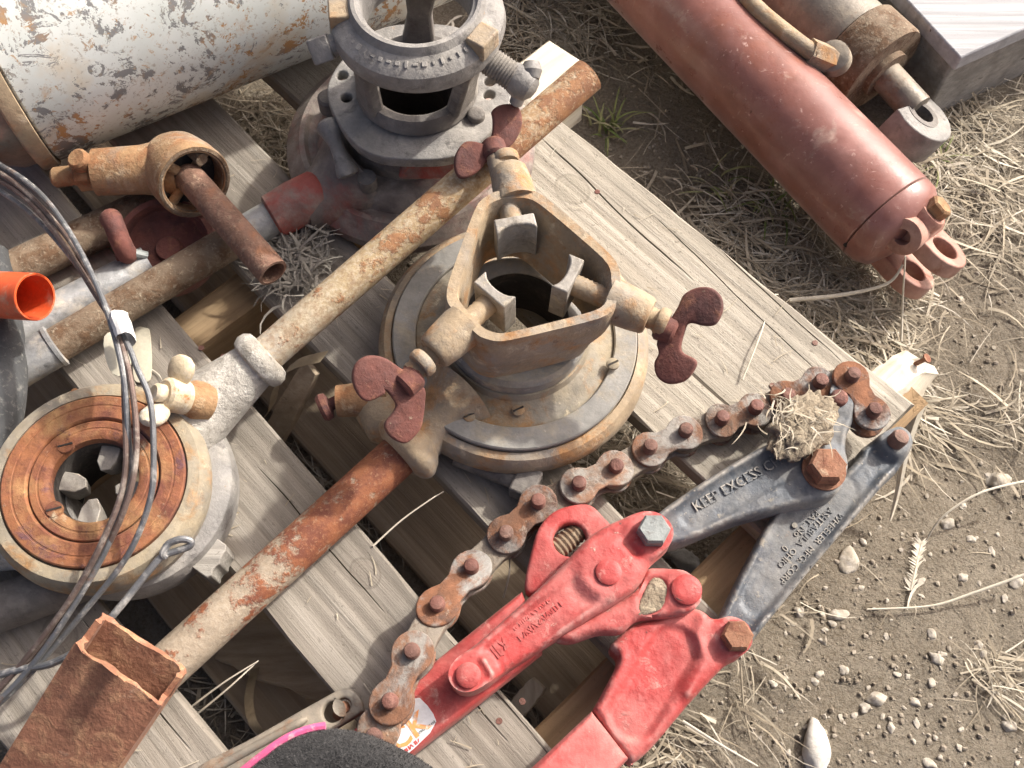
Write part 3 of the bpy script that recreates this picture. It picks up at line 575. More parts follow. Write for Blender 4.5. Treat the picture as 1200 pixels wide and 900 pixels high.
MB().lathe([(.040, -.030), (.0455, -.030), (.0455, .010), (.0565, .0125), (.0565, .024), (.053, .028), (.040, .028)], base, ax, 72, closed=True).build('hub', M['plate_grey'], t)
for a in ((493, 320), (718, 427), (550, 488), (607, 481)):
    p = P(*a, .170); MB().lathe([(.0052, 0), (.0048, .002), (.0025, .003), (0, .003)], p, ax, 16).build('plate_screw', M['dusty_yellow'], t)
    MB().box(p+ax*.0032, V((.004, .002, 0)), V((-.0003, .0006, 0)), ax*.0004).build('screw_slot', M['shade_black'], t)
ZR = .258
out_px = [(558, 236), (580, 222), (630, 220), (726, 305), (730, 340), (716, 372), (586, 403), (560, 396), (522, 356), (522, 336)]
in_px = [(569, 243), (586, 234), (624, 232), (714, 309), (716, 340), (704, 362), (588, 391), (567, 384), (537, 350), (537, 338)]
def res(pts, n=144):
    for w_ in (.14, .22): pts = [q for i in range(len(pts)) for q in (V(pts[i]).lerp(V(pts[(i+1) % len(pts)]), w_), V(pts[i]).lerp(V(pts[(i+1) % len(pts)]), 1-w_))]
    ls = [0]
    for i in range(len(pts)): ls.append(ls[-1]+(pts[(i+1) % len(pts)]-pts[i]).length)
    out = []; j = 0
    for k in range(n):
        s = ls[-1]*k/n
        while ls[j+1] < s: j += 1
        q = (s-ls[j])/(ls[j+1]-ls[j]); out.append(pts[j].lerp(pts[(j+1) % len(pts)], q))
    return out
fo = res([P(*p, ZR) for p in out_px]); fi = res([P(*p, ZR) for p in in_px]); cc = sum(fo, V((0, 0, 0)))/len(fo); hub = base+ax*.026
def lower(l, k, dz, c1): return [c1+(p-cc)*k+V((0, 0, dz)) for p in l]
mid = lambda q: cc.lerp(V((hub.x, hub.y, cc.z)), q)
mb = MB().loops([lower(fo, 1, -.003, cc), lower(fo, .985, 0, cc), lower(fi, 1.015, 0, cc), lower(fi, 1, -.003, cc), lower(fi, .93, -.030, mid(.5)), lower(fi, .86, -.0525, mid(1)), lower(fo, .84, -.0580, mid(1)), lower(fo, .90, -.040, mid(.7)), lower(fo, .985, -.026, mid(.35)), lower(fo, 1.0, -.018, mid(.1))])
frm = mb.build('guide_frame', M['cast_tan'], t, ang=40)
# plate band on the front of the frame
CF = V((cc.x, cc.y, ZR-.016))
# centring screws: boss, threaded rod, jaw, wing nut
def arm(boss_px, zb, tip_px, zt, jaw_px, zj, hubp, outline, nn):
    B = P(*boss_px, zb); Tp = P(*tip_px, zt); J = P(*jaw_px, zj); d = (Tp-J).normalized()
    MB().tube([B-d*.018, B+d*.002, B+d*.012, B+d*.014], [.0168, .0154, .0140, .0124], 24).build('boss', M['cast_tan'], frm)
    rod = [J]+[J+(Tp-J)*(k/40) for k in range(1, 41)]
    MB().tube(rod, [.0083 if k % 2 else .0078 for k in range(41)], 18).build('screw', M['cast_tan'], t)
    MB().tube([B+d*.020, B+d*.022, B+d*.026, B+d*.028], [.0095, .0108, .0108, .0095], 20).build('lock_nut', M['cast_tan'], t)
    up = V((0, 0, 1)); sd = d.cross(up).normalized(); up2 = sd.cross(d)
    pts = [(-.0152, .0065), (-.0152, -.0065)]+[(.0135*-math.cos(a)*1.0, -.0065+.0056*math.sin(a)) for a in [math.pi*k/10 for k in range(1, 10)]]+[(.0152, -.0065), (.0152, .0065)]
    mb = MB(); mb.prism([J+sd*x+d*y+up2*.013 for x, y in pts], up2*-.040); mb.build('jaw', M['jaw_steel'], t, bevel=.0012)
    wing(t, outline, P(*hubp), d, nn)
WA = [(577, 140), (576, 131), (584, 124), (596, 122), (606, 125), (611, 135), (611, 149), (603, 166), (592, 176), (582, 181), (570, 190), (561, 201), (547, 209), (537, 208), (532, 196), (534, 180), (544, 167), (556, 166), (567, 168), (576, 158)]
WB = [(795, 359), (802, 345), (818, 337), (835, 338), (846, 349), (847, 365), (839, 380), (825, 382), (808, 379), (802, 391), (799, 411), (816, 422), (814, 434), (802, 447), (783, 450), (770, 441), (767, 426), (772, 414), (770, 401), (778, 384), (787, 372)]
WC = [(412, 440), (417, 425), (430, 417), (447, 418), (460, 425), (470, 432), (482, 436), (497, 455), (498, 468), (496, 487), (492, 503), (478, 518), (467, 518), (455, 510), (450, 497), (460, 483), (463, 473), (452, 458), (450, 462), (433, 470), (423, 467), (415, 455)]
arm((600, 216), .247, (580, 178), .246, (604, 273), .246, (579, 176, .247), WA, (.25, -.45, .85))
arm((740, 362), .243, (778, 379), .239, (664, 330), .242, (780, 386, .238), WB, (-.35, -.35, .85))
arm((524, 399), .246, (482, 438), .241, (580, 349), .242, (480, 446, .240), WC, (.35, -.5, .8))
# throat liner, near-black colour stands in for shade inside the hole
MB().lathe([(.0395, -.030), (.0398, .027)], base, ax, 60, cap=False).build('throat', M['shade_black'], t)
# handle socket and handle
h0 = P(478, 524, .158); h1 = P(168, 806, .1445); hd = (h1-h0).normalized()
ins = P(535, 470, .150)
MB().tube(spline([ins, P(505, 497, .154), P(487, 514, .156), P(478, 524, .158), h0+hd*.010], 4), [.040, .036, .030, .026, .0235, .0225, .022, .022, .0225, .023, .025, .027, .029, .0295, .028, .0245, .020], 28).build('handle_socket', M['cast_tan'], t)
M['rust_handle'] = graded('rust_handle', ORG[t], h0, h1, (.38, (.30, .11, .048), (.17, .055, .03), (.40, .21, .11)), None, .22, [(0, (.36, .24, .15)), (.5, (.37, .29, .20)), (1, (.40, .33, .245))], (.46, .39, .30))
MB().tube([h0+hd*.004, h1], .0166, 32).build('handle', M['rust_handle'], t)
mb = MB().tube([P(455, 466, .158), P(395, 470, .158)], [.015, .0125], 20); mb.build('latch_boss', M['cast_ochre'], t)
MB().lathe([(.005, 0), (.005, .006), (.0105, .008), (.0115, .012), (.010, .015), (0, .016)], P(396, 470, .158), (P(372, 481, .156)-P(396, 470, .158)), 20).build('latch_knob', M['rust_red'], t)
MB().tube([P(500, 505, .150), P(452, 490, .152), P(440, 470, .150)], [.024, .022, .02], 18).build('lug', M['cast_tan'], t)

# ------------------------------------------------------------------ left die stock
base = P(110, 562, .2)
t = thing('ratchet_die_stock', 'rusty ring die stock with cream wing screw and long tan pipe handle', 'die stock', V((base.x, base.y, ZD)))
ax = V((.05, -.03, 1)).normalized()
MB().lathe([(.040, -.071), (.052, -.071), (.060, -.050), (.070, -.040), (.0765, -.030), (.0775, -.020), (.0790, -.018), (.0785, -.010), (.0735, -.0015), (.069, -.0005), (.0655, -.0005), (.0648, -.004), (.040, -.004)], base, ax, 96, closed=True).build('housing', M['dusty_yellow'], t)
MB().lathe([(.040, -.070), (.072, -.070), (.080, -.062), (.0815, -.045), (.079, -.036), (.070, -.030), (.040, -.030)], base+V((.010, .006, 0)), ax, 80, closed=True).build('lower_housing', M['cast_grey'], t)
MB().lathe([(.0455, -.006), (.0640, -.006), (.0640, .0008), (.0630, .0016), (.0572, .0016), (.0568, .0012), (.0558, .0012), (.0554, .0016), (.0475, .0016), (.0465, .0008), (.0455, -.002)], base, ax, 90, closed=True).build('outer_ring', M['ring_rust'], t)
MB().lathe([(.0300, -.034), (.0450, -.034), (.0450, -.0002), (.0442, .0006), (.0398, .0006), (.0394, .0002), (.0384, .0002), (.0380, .0006), (.0335, .0006), (.0312, -.001), (.0300, -.006)], base, ax, 80, closed=True).build('scroll_plate', M['ring_rust'], t)
MB().lathe([(.0297, -.066), (.0298, -.006)], base, ax, 60, cap=False).build('throat', M['shade_black'], t)  # dark liner, shade of the die opening painted in
for a in ((77, 522), (64, 597)):
    p = ray_plane(*a, base, ax)+ax*.0008; MB().lathe([(.0058, -.003), (.0058, .0004), (0, .0006)], p, ax, 20).build('flat_screw', M['ring_rust'], t)
    MB().box(p+ax*.0006, V((.005, .0015, 0)), V((-.0003, .0006, 0)), ax*.0004).build('screw_slot', M['shade_black'], t)
MB().lathe([(.003, 0), (.003, .003), (0, .0035)], P(89, 461, .196), ax, 12).build('pin', M['ring_rust'], t)
for k, a in enumerate((62, 152, 242, 332)):
    a = math.radians(a+20); d = V((math.cos(a), math.sin(a), 0)); s = ax.cross(d)
    pts = [d*.036+s*.0075, d*.017+s*.007, d*.010+s*.002, d*.012-s*.004, d*.019-s*.007, d*.036-s*.0075]
    mb = MB().prism([base+p-ax*(.011+.004*(k % 2)) for p in pts], ax*-.022+d*.004); mb.build('die', M['jaw_steel'], t, bevel=.0008)
b1 = P(306, 421, .186); q1 = P(690, 88, .247); hd = (q1-b1).normalized(); b0 = P(212, 500, .166)
MB().tube([b0-hd*.014, b0, b0.lerp(b1, .5), b1-hd*.006], [.036, .0315, .0245, .0185], 28).build('handle_socket', M['white_alloy'], t)
MB().tube([b1-hd*.009, b1-hd*.007, b1-hd*.002, b1+hd*.003, b1+hd*.007, b1+hd*.008], [.019, .0225, .0245, .0235, .020, .0145], 28).build('socket_bead', M['white_alloy'], t)
M['tan_handle'] = graded('tan_handle', ORG[t], b1, q1, (.60, (.36, .18, .08), (.24, .115, .06), (.50, .38, .24)), None, -.13, [(0, (.48, .45, .39)), (.14, (.44, .36, .24)), (.3, (.48, .355, .19)), (.7, (.46, .30, .15)), (1, (.44, .24, .11))], (.60, .51, .37))
hp = MB().tube([b1, b1.lerp(q1, .25), b1.lerp(q1, .5), b1.lerp(q1, .75), q1], .0142, 32).build('handle', M['tan_handle'], t)
n0 = P(-60, 640, .16); n1 = P(14, 620, .164)
MB().tube([n1+V((.012, .0, -.003)), n1, n0], [.032, .030, .022], 24).build('handle_socket', M['white_alloy'], t)

hubw = P(200, 463, .212)
sa = (P(187, 462, .218)-P(238, 472, .190)).normalized()
MB().tube([hubw-sa*.03, hubw-sa*.018, hubw-sa*.012], [.015, .0145, .011], 20).build('screw_boss', M['cast_ochre'], t)
wn = MB().tube([hubw-sa*.014, hubw-sa*.012, hubw+sa*.004, hubw+sa*.006], [.009, .0125, .0125, .010], 22).build('wing_screw', M['cream'], t)
MB().tube([hubw+sa*.004, hubw+sa*.012, hubw+sa*.014], [.0068, .0068, .005], 16).build('screw_end', M['cream'], wn)
for a, b in (((207, 450), (214, 428)), ((190, 476), (178, 490))):
    p, q = P(*a, .212), P(*b, .22); mb = MB().lathe([(0, -.013), (.006, -.011), (.0095, -.005), (.0105, .001), (.009, .007), (.005, .0105), (0, .0115)], p.lerp(q, .75), q-p, 20, sx=.55); mb.build('wing', M['cream'], wn)

# ------------------------------------------------------------------ standing threader at the top
bc = P(481, 160, .150)
t = thing('pipe_threader', 'grey cast iron pipe threader with holed flange standing behind the tan handle', 'threader', V((bc.x, bc.y, ZD)))
up = V((.015, .0, 1)).normalized()
MB().lathe([(.058, -.022), (.108, -.022), (.1125, -.016), (.112, -.008), (.104, 0), (.0985, .006), (.094, .006), (.091, .001), (.084, .000), (.079, .012), (.074, .016), (.058, .016)], bc, up, 96, closed=True).build('base_ring', M['base_red'], t)
MB().lathe([(.042, -.02), (.060, -.02), (.060, .03), (.056, .050), (.042, .0505)], bc, up, 72, closed=True).build('gear_housing', M['cast_dark'], t)
MB().lathe([(0, -.0195), (.0418, -.019), (.0418, .0500)], bc, up, 60, cap=False).build('bore', M['shade_black'], t)  # bore lined near-black, interior shade carried by its colour
# corner ear with the red socket
ear = P(372, 240, .145)
mb = MB().tube([bc+(ear-bc)*.62, ear.lerp(bc, .12), P(352, 243, .15)], [.042, .030, .021], 24); mb.build('ear', M['base_red'], t)
s0, s1 = P(378, 222, .158), P(318, 255, .153); sd = (s1-s0).normalized()
MB().tube([s0-sd*.004, s0, s0+sd*.004, s0.lerp(s1, .5), s1-sd*.002, s1], [.010, .0165, .0195, .0205, .0195, .017], 28).build('socket', M['paint_red_old'], t)
hA, hB = s1-sd*.01, P(62, 407, .150); MB().tube([hA, hA.lerp(hB, .16)], .0152, 28).build('handle_sleeve', M['galvanized'], t)
MB().tube([hA, hB], .0148, 28).build('handle', M['brown_pipe'], t)
hdn = (hB-hA).normalized(); MB().tube([hB-hdn*.004, hB-hdn*.003, hB, hB+hdn*.001, hB+hdn*.10], [.0155, .0182, .0182, .017, .017], 28).build('coupling', M['galvanized'], t)
pc = P(489, 104, .213)                                     # flange with bolt holes
fx = V((1, 0, 0)); outl = []
for k in range(72):
    a = 2*math.pi*k/72; r = .0745+.004*max(0, math.cos(a+.2))**2+.0015*math.cos(6*a); outl.append((r*math.cos(a), r*math.sin(a)))
hl = []
for a in ((401, 88), (406, 114), (574, 95), (573, 111), (402, 66)):
    p = P(*a, .213)-pc; p = p.normalized()*min(p.length, .0660); print('hole', a, p.length); hl.append(circ(p.x, p.y, .0050, 16))
me = curve_mesh('flange', [outl, circ(0, 0, .043, 40)]+hl, .011, .0015); me.transform(Matrix.Translation(pc+V((0, 0, 0)))); fl = link('flange', me, M['cast_grey'], t, ang=45)
rivet(P(558, 137, .213), up, .0075, .006, 'flange_bolt', M['cast_dark'], t)
uc = P(487, -3, .322)
axu = (uc-V((pc.x, pc.y, .213))); axu = up
# collar ring on the flange, posts, upper ring
MB().lathe([(.038, 0), (.0495, 0), (.0515, .003), (.0495, .011), (.047, .0145), (.041, .0145), (.038, .012)], pc, up, 72, closed=True).build('collar', M['cast_dark'], t)
pt = V((uc.x, uc.y, .290))
for a in (214, 326, 90):
    a = math.radians(a); d = V((math.cos(a), math.sin(a), 0)); s = V((-d.y, d.x, 0)); b_, t_ = pc+d*.0445+V((0, 0, .010)), pt+d*.050
    ls = []
    for k in range(5):
        q = b_.lerp(t_, k/4); wd = .0100+.004*abs(k-2)/2
        ls.append([q+s*wd+d*.0065, q+s*wd-d*.0065, q-s*wd-d*.0065, q-s*wd+d*.0065])
    mb = MB().loops(ls, closed=False); mb.build('post', M['cast_dark'], t, bevel=.003)
MB().lathe([(.041, -.015), (.059, -.016), (.0655, -.011), (.0672, -.004), (.0655, .004), (.060, .009), (.052, .0125), (.0505, .016), (.0490, .0185), (.0462, .0185), (.0452, .0165), (.0425, .0155), (.041, .012)], V((uc.x, uc.y, .304)), up, 96, closed=True).build('upper_ring', M['cast_grey'], t)
uo = V((uc.x, uc.y, .304))
for k in range(17):                                        # raised cast letters round the shoulder, too worn to read
    a = math.radians(212+k*6.6); r = .0578; p = uo+V((r*math.cos(a), r*math.sin(a), .0105)); d = V((math.cos(a), math.sin(a), -.45)).normalized(); s = V((-math.sin(a), math.cos(a), 0))
    MB().box(p, d*random.uniform(.001, .003), s*random.uniform(.0006, .0022), d.cross(s)*.0005).build('cast_mark', M['cast_grey'], t, bevel=.0004)
for a, zz in (((397, 10), .318), ((565, 42), .318)):
    p = P(*a, zz); d = (p-uo); d.z = 0; d = d.normalized(); s = V((-d.y, d.x, 0)); MB().box(p-V((0, 0, .006)), d*.008, s*.0105, V((0, 0, .008))).build('lug', M['cast_tan'], t, bevel=.0015)
p = P(400, 50, .298); d = (P(366, 62, .293)-p).normalized(); MB().tube([p, p+d*.014], .0085, 16).build('bolt_shank', M['cast_grey'], t); MB().lathe([(.0135, .008), (.0135, .022), (.012, .024), (0, .024)], p, d, 4).build('bolt_head', M['cast_grey'], t, bevel=.001)
p, q = P(560, 62, .292), P(602, 91, .282); d = (q-p); nn = 26
MB().tube([p+d*(k/nn) for k in range(nn+1)], [.0112 if k % 2 else .0102 for k in range(nn+1)], 20).build('clamp_screw', M['cast_dark'], t)
e = P(613, 97, .279); MB().lathe([(.010, -.012), (.0125, -.006), (.0135, 0), (.0115, .007), (.006, .011), (0, .012)], e, d, 24).build('screw_head', M['cast_grey'], t)
MB().tube([P(624, 80, .288), P(613, 99, .279), P(605, 120, .262)], .0055, 14).build('tommy_bar', M['galvanized'], t)
MB().lathe([(0, -.008), (.006, -.0062), (.0082, 0), (.006, .0065), (0, .008)], P(623, 83, .287), (0, 1, .5), 18).build('bar_knob', M['cast_grey'], t)
# dog-bone lever, bracket box, round nuts
lv = spline([P(385, 143, .200), P(392, 165, .197), P(401, 188, .190), P(409, 207, .182)], 6)
MB().tube(lv, [.004, .010, .0115, .011, .0095, .008, .0068, .0062, .006, .006, .0062, .0066, .007, .0078, .0086, .0092, .0096, .0092, .005], 18).build('lever', M['cast_grey'], t)
MB().lathe([(.010, -.01), (.010, .004), (.008, .006), (0, .006)], P(386, 118, .185), up, 20).build('pivot_bolt', M['cast_dark'], t)
MB().lathe([(.008, -.01), (.008, .003), (0, .004)], P(430, 210, .178), up, 20).build('lock_bolt', M['cast_dark'], t)
bx = [P(478, 166, .203), P(541, 158, .203), P(545, 164, .190), P(530, 212, .160), P(468, 214, .160), P(474, 176, .19)]
q0, q1, q2, q3 = P(479, 171, .2115), P(541, 163, .2115), P(532, 211, .180), P(466, 212, .180); bk = V((0, .028, -.004))
mb = MB().add([q0, q1, q2, q3, q0+bk, q1+bk, q2+bk, q3+bk], [[0, 1, 2, 3], [7, 6, 5, 4], [0, 4, 5, 1], [1, 5, 6, 2], [2, 6, 7, 3], [3, 7, 4, 0]]); mb.build('pawl_box', M['paint_red_old'], t, bevel=.003)

# ------------------------------------------------------------------ chain pipe cutter (red handles, blue-grey jaws)
t = thing('chain_pipe_cutter', 'red chain pipe cutter with blue grey hinged jaws lying across the pallet', 'pipe cutter', V((*P(800, 700, ZD).to_2d(), ZD)))
JL = [(836, 752), (852, 705), (904, 606), (925, 590), (962, 580), (1005, 538), (1012, 524), (1046, 505), (1066, 510), (1064, 530), (1052, 552), (1032, 572), (960, 655), (900, 728), (868, 764)]
low = casting('jaw', JL, .146, .018, M['jaw_blue'], t, R=.005, rim=(.0045, .0022), feats=[('b', 1046, 519, .013, .008), ('r', [(1036, 560), (967, 646), (907, 716), (874, 752)], .0030, .0040), ('d', [(985, 575), (945, 628), (890, 700)], .017, .0012)]); tag(low, 'lower jaw with maker lettering in three lines')
JU = [(762, 612), (800, 580), (880, 530), (922, 512), (960, 500), (972, 482), (973, 456), (984, 440), (1000, 446), (1004, 470), (1001, 492), (993, 512), (992, 548), (984, 574), (964, 586), (930, 592), (862, 610), (796, 636), (772, 634)]
upj = casting('jaw', JU, .164, .019, M['jaw_blue'], t, R=.0055, rim=(.004, .0012), feats=[('r', [(770, 608), (830, 566), (890, 530), (930, 510)], .0042, .0045), ('b', 965, 551, .019, .003), ('b', 982, 468, .011, .002), ('d', [(815, 602), (870, 570), (925, 541)], .0145, .0016)]); tag(upj, 'upper jaw with raised lettering and hooked end')
def rib(pts, z, r, parent, mt, flat=.6):
    path = spline([P(a, b, z) for a, b in pts], 6); n = len(path); mb = MB().tube(path, [r*(.55 if k in (0, n-1) else 1) for k in range(n)], 12)
    return mb.build('rib', mt, parent, ang=60)
for pa, z in (((982, 468), .1645),): rivet(P(*pa, z), S, .0068, .006, 'rivet', M['rivet_rust'], upj)
rivet(P(1049, 518, .153), V((.2, .1, 1)), .0068, .011, 'rivet', M['rivet_rust'], low)
hexbolt(P(965, 551, .1665), S, .0142, .0125, 'hinge_bolt', M['bolt_rust'], upj, washer=.0165)
lettering('KEEP EXCESS CH', (814, 595), (914, 539), .1636, .0115, M['jaw_blue'], upj, .0004)
lettering('WHEELER  MFG. CORP', (987, 602), (915, 683), .1455, .0070, M['jaw_blue'], low, .0003)
lettering('ASHTABULA  OHIO', (974, 596), (913, 664), .1455, .0070, M['jaw_blue'], low, .0003)
lettering('PAT. No     0', (958, 600), (918, 644), .1455, .0070, M['jaw_blue'], low, .0003)
MB().lathe([(.0022, 0), (.0022, .0012), (0, .0014)], P(931, 616, .1455), S, 12).build('cast_dot', M['plate_grey'], low)
# red lower link and casting
LC = [(722, 748), (742, 730), (770, 722), (800, 712), (818, 712), (838, 724), (858, 723), (876, 733), (881, 752), (872, 766), (852, 778), (812, 820), (766, 874), (745, 892), (737, 891), (700, 840), (695, 832), (699, 824), (712, 800), (725, 772), (716, 758)]
cst = casting('handle_casting', LC, .165, .024, M['tool_red'], t, R=.0065, feats=[('b', 862, 747, .015, .002), ('d', [(790, 760), (765, 800), (742, 838)], .019, .0035), ('r', [(826, 718), (818, 745), (826, 775), (806, 812)], .0045, .0030), ('r', [(728, 772), (716, 802), (702, 832)], .0040, .0020)])
hexbolt(P(862, 747, .1665), S, .0112, .010, 'bolt', M['bolt_rust'], cst)
A1 = [(650, 745), (690, 722), (744, 692), (757, 668), (772, 664), (800, 668), (818, 684), (821, 704), (808, 716), (784, 722), (748, 726), (728, 740), (700, 742), (668, 752)]
lnk = casting('link', A1, .174, .012, M['tool_red'], t, R=.005, feats=[('b', 804, 692, .014, .0015), ('d', [(768, 690), (762, 706)], .010, .0025), ('r', [(665, 746), (740, 712), (752, 690)], .004, .0015)]); rivet(P(804, 692, .1745), S, .0108, .005, 'rivet', M['tool_red_plain'], lnk)
PT = [(746, 720), (756, 690), (768, 676), (784, 684), (780, 708), (764, 718)]
casting('mud_patch', PT, .1738, .003, M['mud'], lnk, R=.0015, step=.001, lumps=.001)
# tube handles
def flat_tube(px, z, th, name, parent, mt, bev=.008): return plate_px(name, px, z, th, mt, parent, bev=bev, rnd=0)
plate_px('handle', [(694, 832), (738, 888), (640, 990), (588, 932)], .168, .032, M['tool_red_plain'], t, bev=.007, rnd=0)
h_up = flat_tube([(612, 690), (636, 762), (560, 822), (480, 884), (420, 935), (372, 890), (470, 804), (540, 748)], .160, .028, 'handle', t, M['tool_red_plain'])
UL = [(526, 795), (532, 776), (560, 752), (640, 680), (690, 628), (724, 608), (756, 600), (776, 605), (788, 620), (785, 638), (764, 658), (752, 680), (726, 702), (660, 742), (600, 780), (560, 808), (538, 810)]
ul = casting('link', UL, .184, .019, M['tool_red'], t, R=.0065, rim=(.006, .0008), feats=[('d', [(584, 770), (640, 724), (684, 692)], .0135, .0026), ('b', 712, 668, .019, .0032), ('b', 549, 792, .0155, .0026), ('b', 764, 624, .017, .0022), ('r', [(560, 752), (640, 688), (690, 640)], .0036, .0012), ('r', [(568, 776), (577, 790)], .003, .0028), ('r', [(746, 648), (734, 636), (742, 626)], .003, -.003)]); tag(ul, 'long red link with worn cast lettering')
rivet(P(713, 671, .1866), S, .0092, .0032, 'rivet', M['tool_red_plain'], ul); rivet(P(549, 792, .1858), S, .0085, .0045, 'rivet', M['tool_red_plain'], ul)
hexbolt(P(765, 624, .1858), S, .0118, .010, 'bolt', M['bolt_grey'], ul)
def worn_marks(name, a, b, z, n_, hgt, wdt, rise, mt, parent):
    """row of small raised strokes: lettering worn past reading"""
    p, q = P(*a, z), P(*b, z); x = (q-p).normalized(); y = V((0, 0, 1)).cross(x); mb = MB()
    for k in range(n_):
        if random.random() < .12: continue
        c = p.lerp(q, (k+random.uniform(-.2, .2))/(n_-1)); sl = random.choice((0, 0, 0, .5, -.4)); h_ = hgt*random.uniform(.6, 1)
        mb.box(c, x*wdt, (y+x*sl).normalized()*h_*.5, V((0, 0, rise)))
    return mb.build(name, mt, parent, smooth=False)
worn_marks('worn_lettering', (602, 736), (646, 699), .1816, 22, .0050, .0005, .0004, M['tool_red_plain'], ul); worn_marks('worn_lettering', (607, 750), (659, 706), .1816, 24, .0054, .0005, .0004, M['tool_red_plain'], ul); worn_marks('worn_lettering', (578, 762), (590, 752), .1816, 5, .017, .0009, .0005, M['tool_red_plain'], ul)
# adjuster bracket with its rusty screw
BR = [(616, 700), (628, 640), (632, 616), (650, 598), (686, 590), (702, 600), (712, 616), (694, 632), (676, 622), (660, 640), (672, 664), (648, 690)]
plate_px('adjuster_bracket', [(616, 692), (624, 640), (634, 614), (654, 596), (688, 590), (706, 604), (716, 622), (690, 660), (650, 690)], .158, .016, M['tool_red_plain'], t, bev=.003, holes=[(668, 632, .0125)])
p, q = P(650, 646, .147), P(690, 612, .147); nn = 18; MB().tube([p.lerp(q, k/nn) for k in range(nn+1)], [.0085 if k % 2 else .0075 for k in range(nn+1)], 16).build('adjuster_screw', M['brown_pipe'], t)
# sticker
st = plate_px('sticker', [(440, 880), (470, 836), (487, 813), (506, 832), (513, 850), (476, 886), (456, 898)], .1607, .0006, M['sticker'], t, bev=.0002, rnd=1)
lettering('CK', (458, 874), (500, 842), .1608, .020, M['sticker_orange'], st, .0002, bold=.0004)
worn_marks('small_print', (487, 862), (509, 846), .1608, 14, .0022, .0004, .0001, M['bolt_grey'], st)
worn_marks('small_print', (470, 884), (490, 868), .1608, 12, .003, .0005, .0001, M['tool_red_plain'], st)

# ------------------------------------------------------------------ chain
piv = [(437, 862, .186), (456, 820, .190), (482, 761, .186), (512, 706, .170), (552, 662, .160), (593, 622, .160), (631, 585, .163), (679, 564, .162), (723, 543, .158), (763, 521, .156), (805, 501, .156), (848, 487, .157), (888, 474, .160), (925, 460, .166), (964, 443, .170), (1002, 436, .176), (1027, 478, .174)]
pts = [P(a, b, z) for a, b, z in piv]                      # rivet tops
ch = thing('cutter_chain', 'rusty cutter chain of figure eight links draped over the red tool', 'chain', V((*P(720, 545, ZD).to_2d(), ZD)))
def eight(c, R, wst, n=12):
    """outline of a two-lobed link of centre distance c"""
    o = []; h = c/2; a0 = math.radians(62)
    for k in range(n+1): a = -math.pi+a0+(2*math.pi-2*a0)*k/n; o.append((h-R*math.cos(a)*-1 if False else h+R*math.cos(a), R*math.sin(a)))
    # right lobe from -(180-62) to +(180-62)
    o += [(h*.25, wst), (-h*.25, wst)]
    for k in range(n+1): a = a0+(2*math.pi-2*a0)*k/n; o.append((-h+R*math.cos(a), R*math.sin(a)))
    o += [(-h*.25, -wst), (h*.25, -wst)]
    return o
PITCH = .034
outer_me = curve_mesh('link_plate', [eight(PITCH, .0148, .0098)], .0042, .0012); inner_me = curve_mesh('inner_link', [eight(PITCH, .0138, .0112)], .0100, .0015)
disc_me = MB().lathe([(.003, 0), (.0136, 0), (.0150, .0009), (.0136, .0018), (.003, .0018)], (0, 0, 0), (0, 0, 1), 24).mesh('washer')
riv_me = MB().lathe([(.0056, -.014), (.0056, .0066), (.0048, .0082), (.0030, .0088), (0, .0088)], (0, 0, 0), (0, 0, 1), 16).mesh('rivet')
for me in (outer_me, inner_me, disc_me, riv_me):
    me.polygons.foreach_set('use_smooth', [True]*len(me.polygons)); me.set_sharp_from_angle(angle=math.radians(45))
outer_me.materials.append(M['link']); inner_me.materials.append(M['link_dark']); disc_me.materials.append(M['link']); riv_me.materials.append(M['rivet_rust'])
def put(name, me, p, x, z, sx=1, par=ch):
    x = x.normalized(); zz = (z-x*z.dot(x)).normalized(); y = zz.cross(x); o = bpy.data.objects.new(name, me); col.objects.link(o); o.parent = par
    o.matrix_local = Matrix(((x.x*sx, y.x, zz.x, p.x-ORG[par].x), (x.y*sx, y.y, zz.y, p.y-ORG[par].y), (x.z*sx, y.z, zz.z, p.z-ORG[par].z), (0, 0, 0, 1))); return o
jit = lambda: V((random.uniform(-.07, .07), random.uniform(-.07, .07), 1))
outer_pairs = {(1, 2), (3, 4), (5, 6), (7, 8), (9, 10), (11, 12), (13, 14), (15, 16)}
for i in range(len(pts)-1):
    a, b = pts[i]-V((0, 0, .0088)), pts[i+1]-V((0, 0, .0088)); c = (a+b)/2; s = (b-a).length/PITCH
    if (i, i+1) in outer_pairs:
        u = jit(); put('link_plate', outer_me, c, b-a, u, s); put('link_plate', outer_me, c-V((0, 0, .0150)), b-a, u, s)
    else: put('inner_link', inner_me, c-V((0, 0, .0046)), b-a, S, s)
put('link_plate', outer_me, pts[0]+(pts[0]-pts[1])*.45-V((0, 0, .009)), pts[0]-pts[1], S, 1)
for i, p in enumerate(pts): put('rivet', riv_me, p-V((0, 0, .0088)), V((1, 0, 0)), jit())

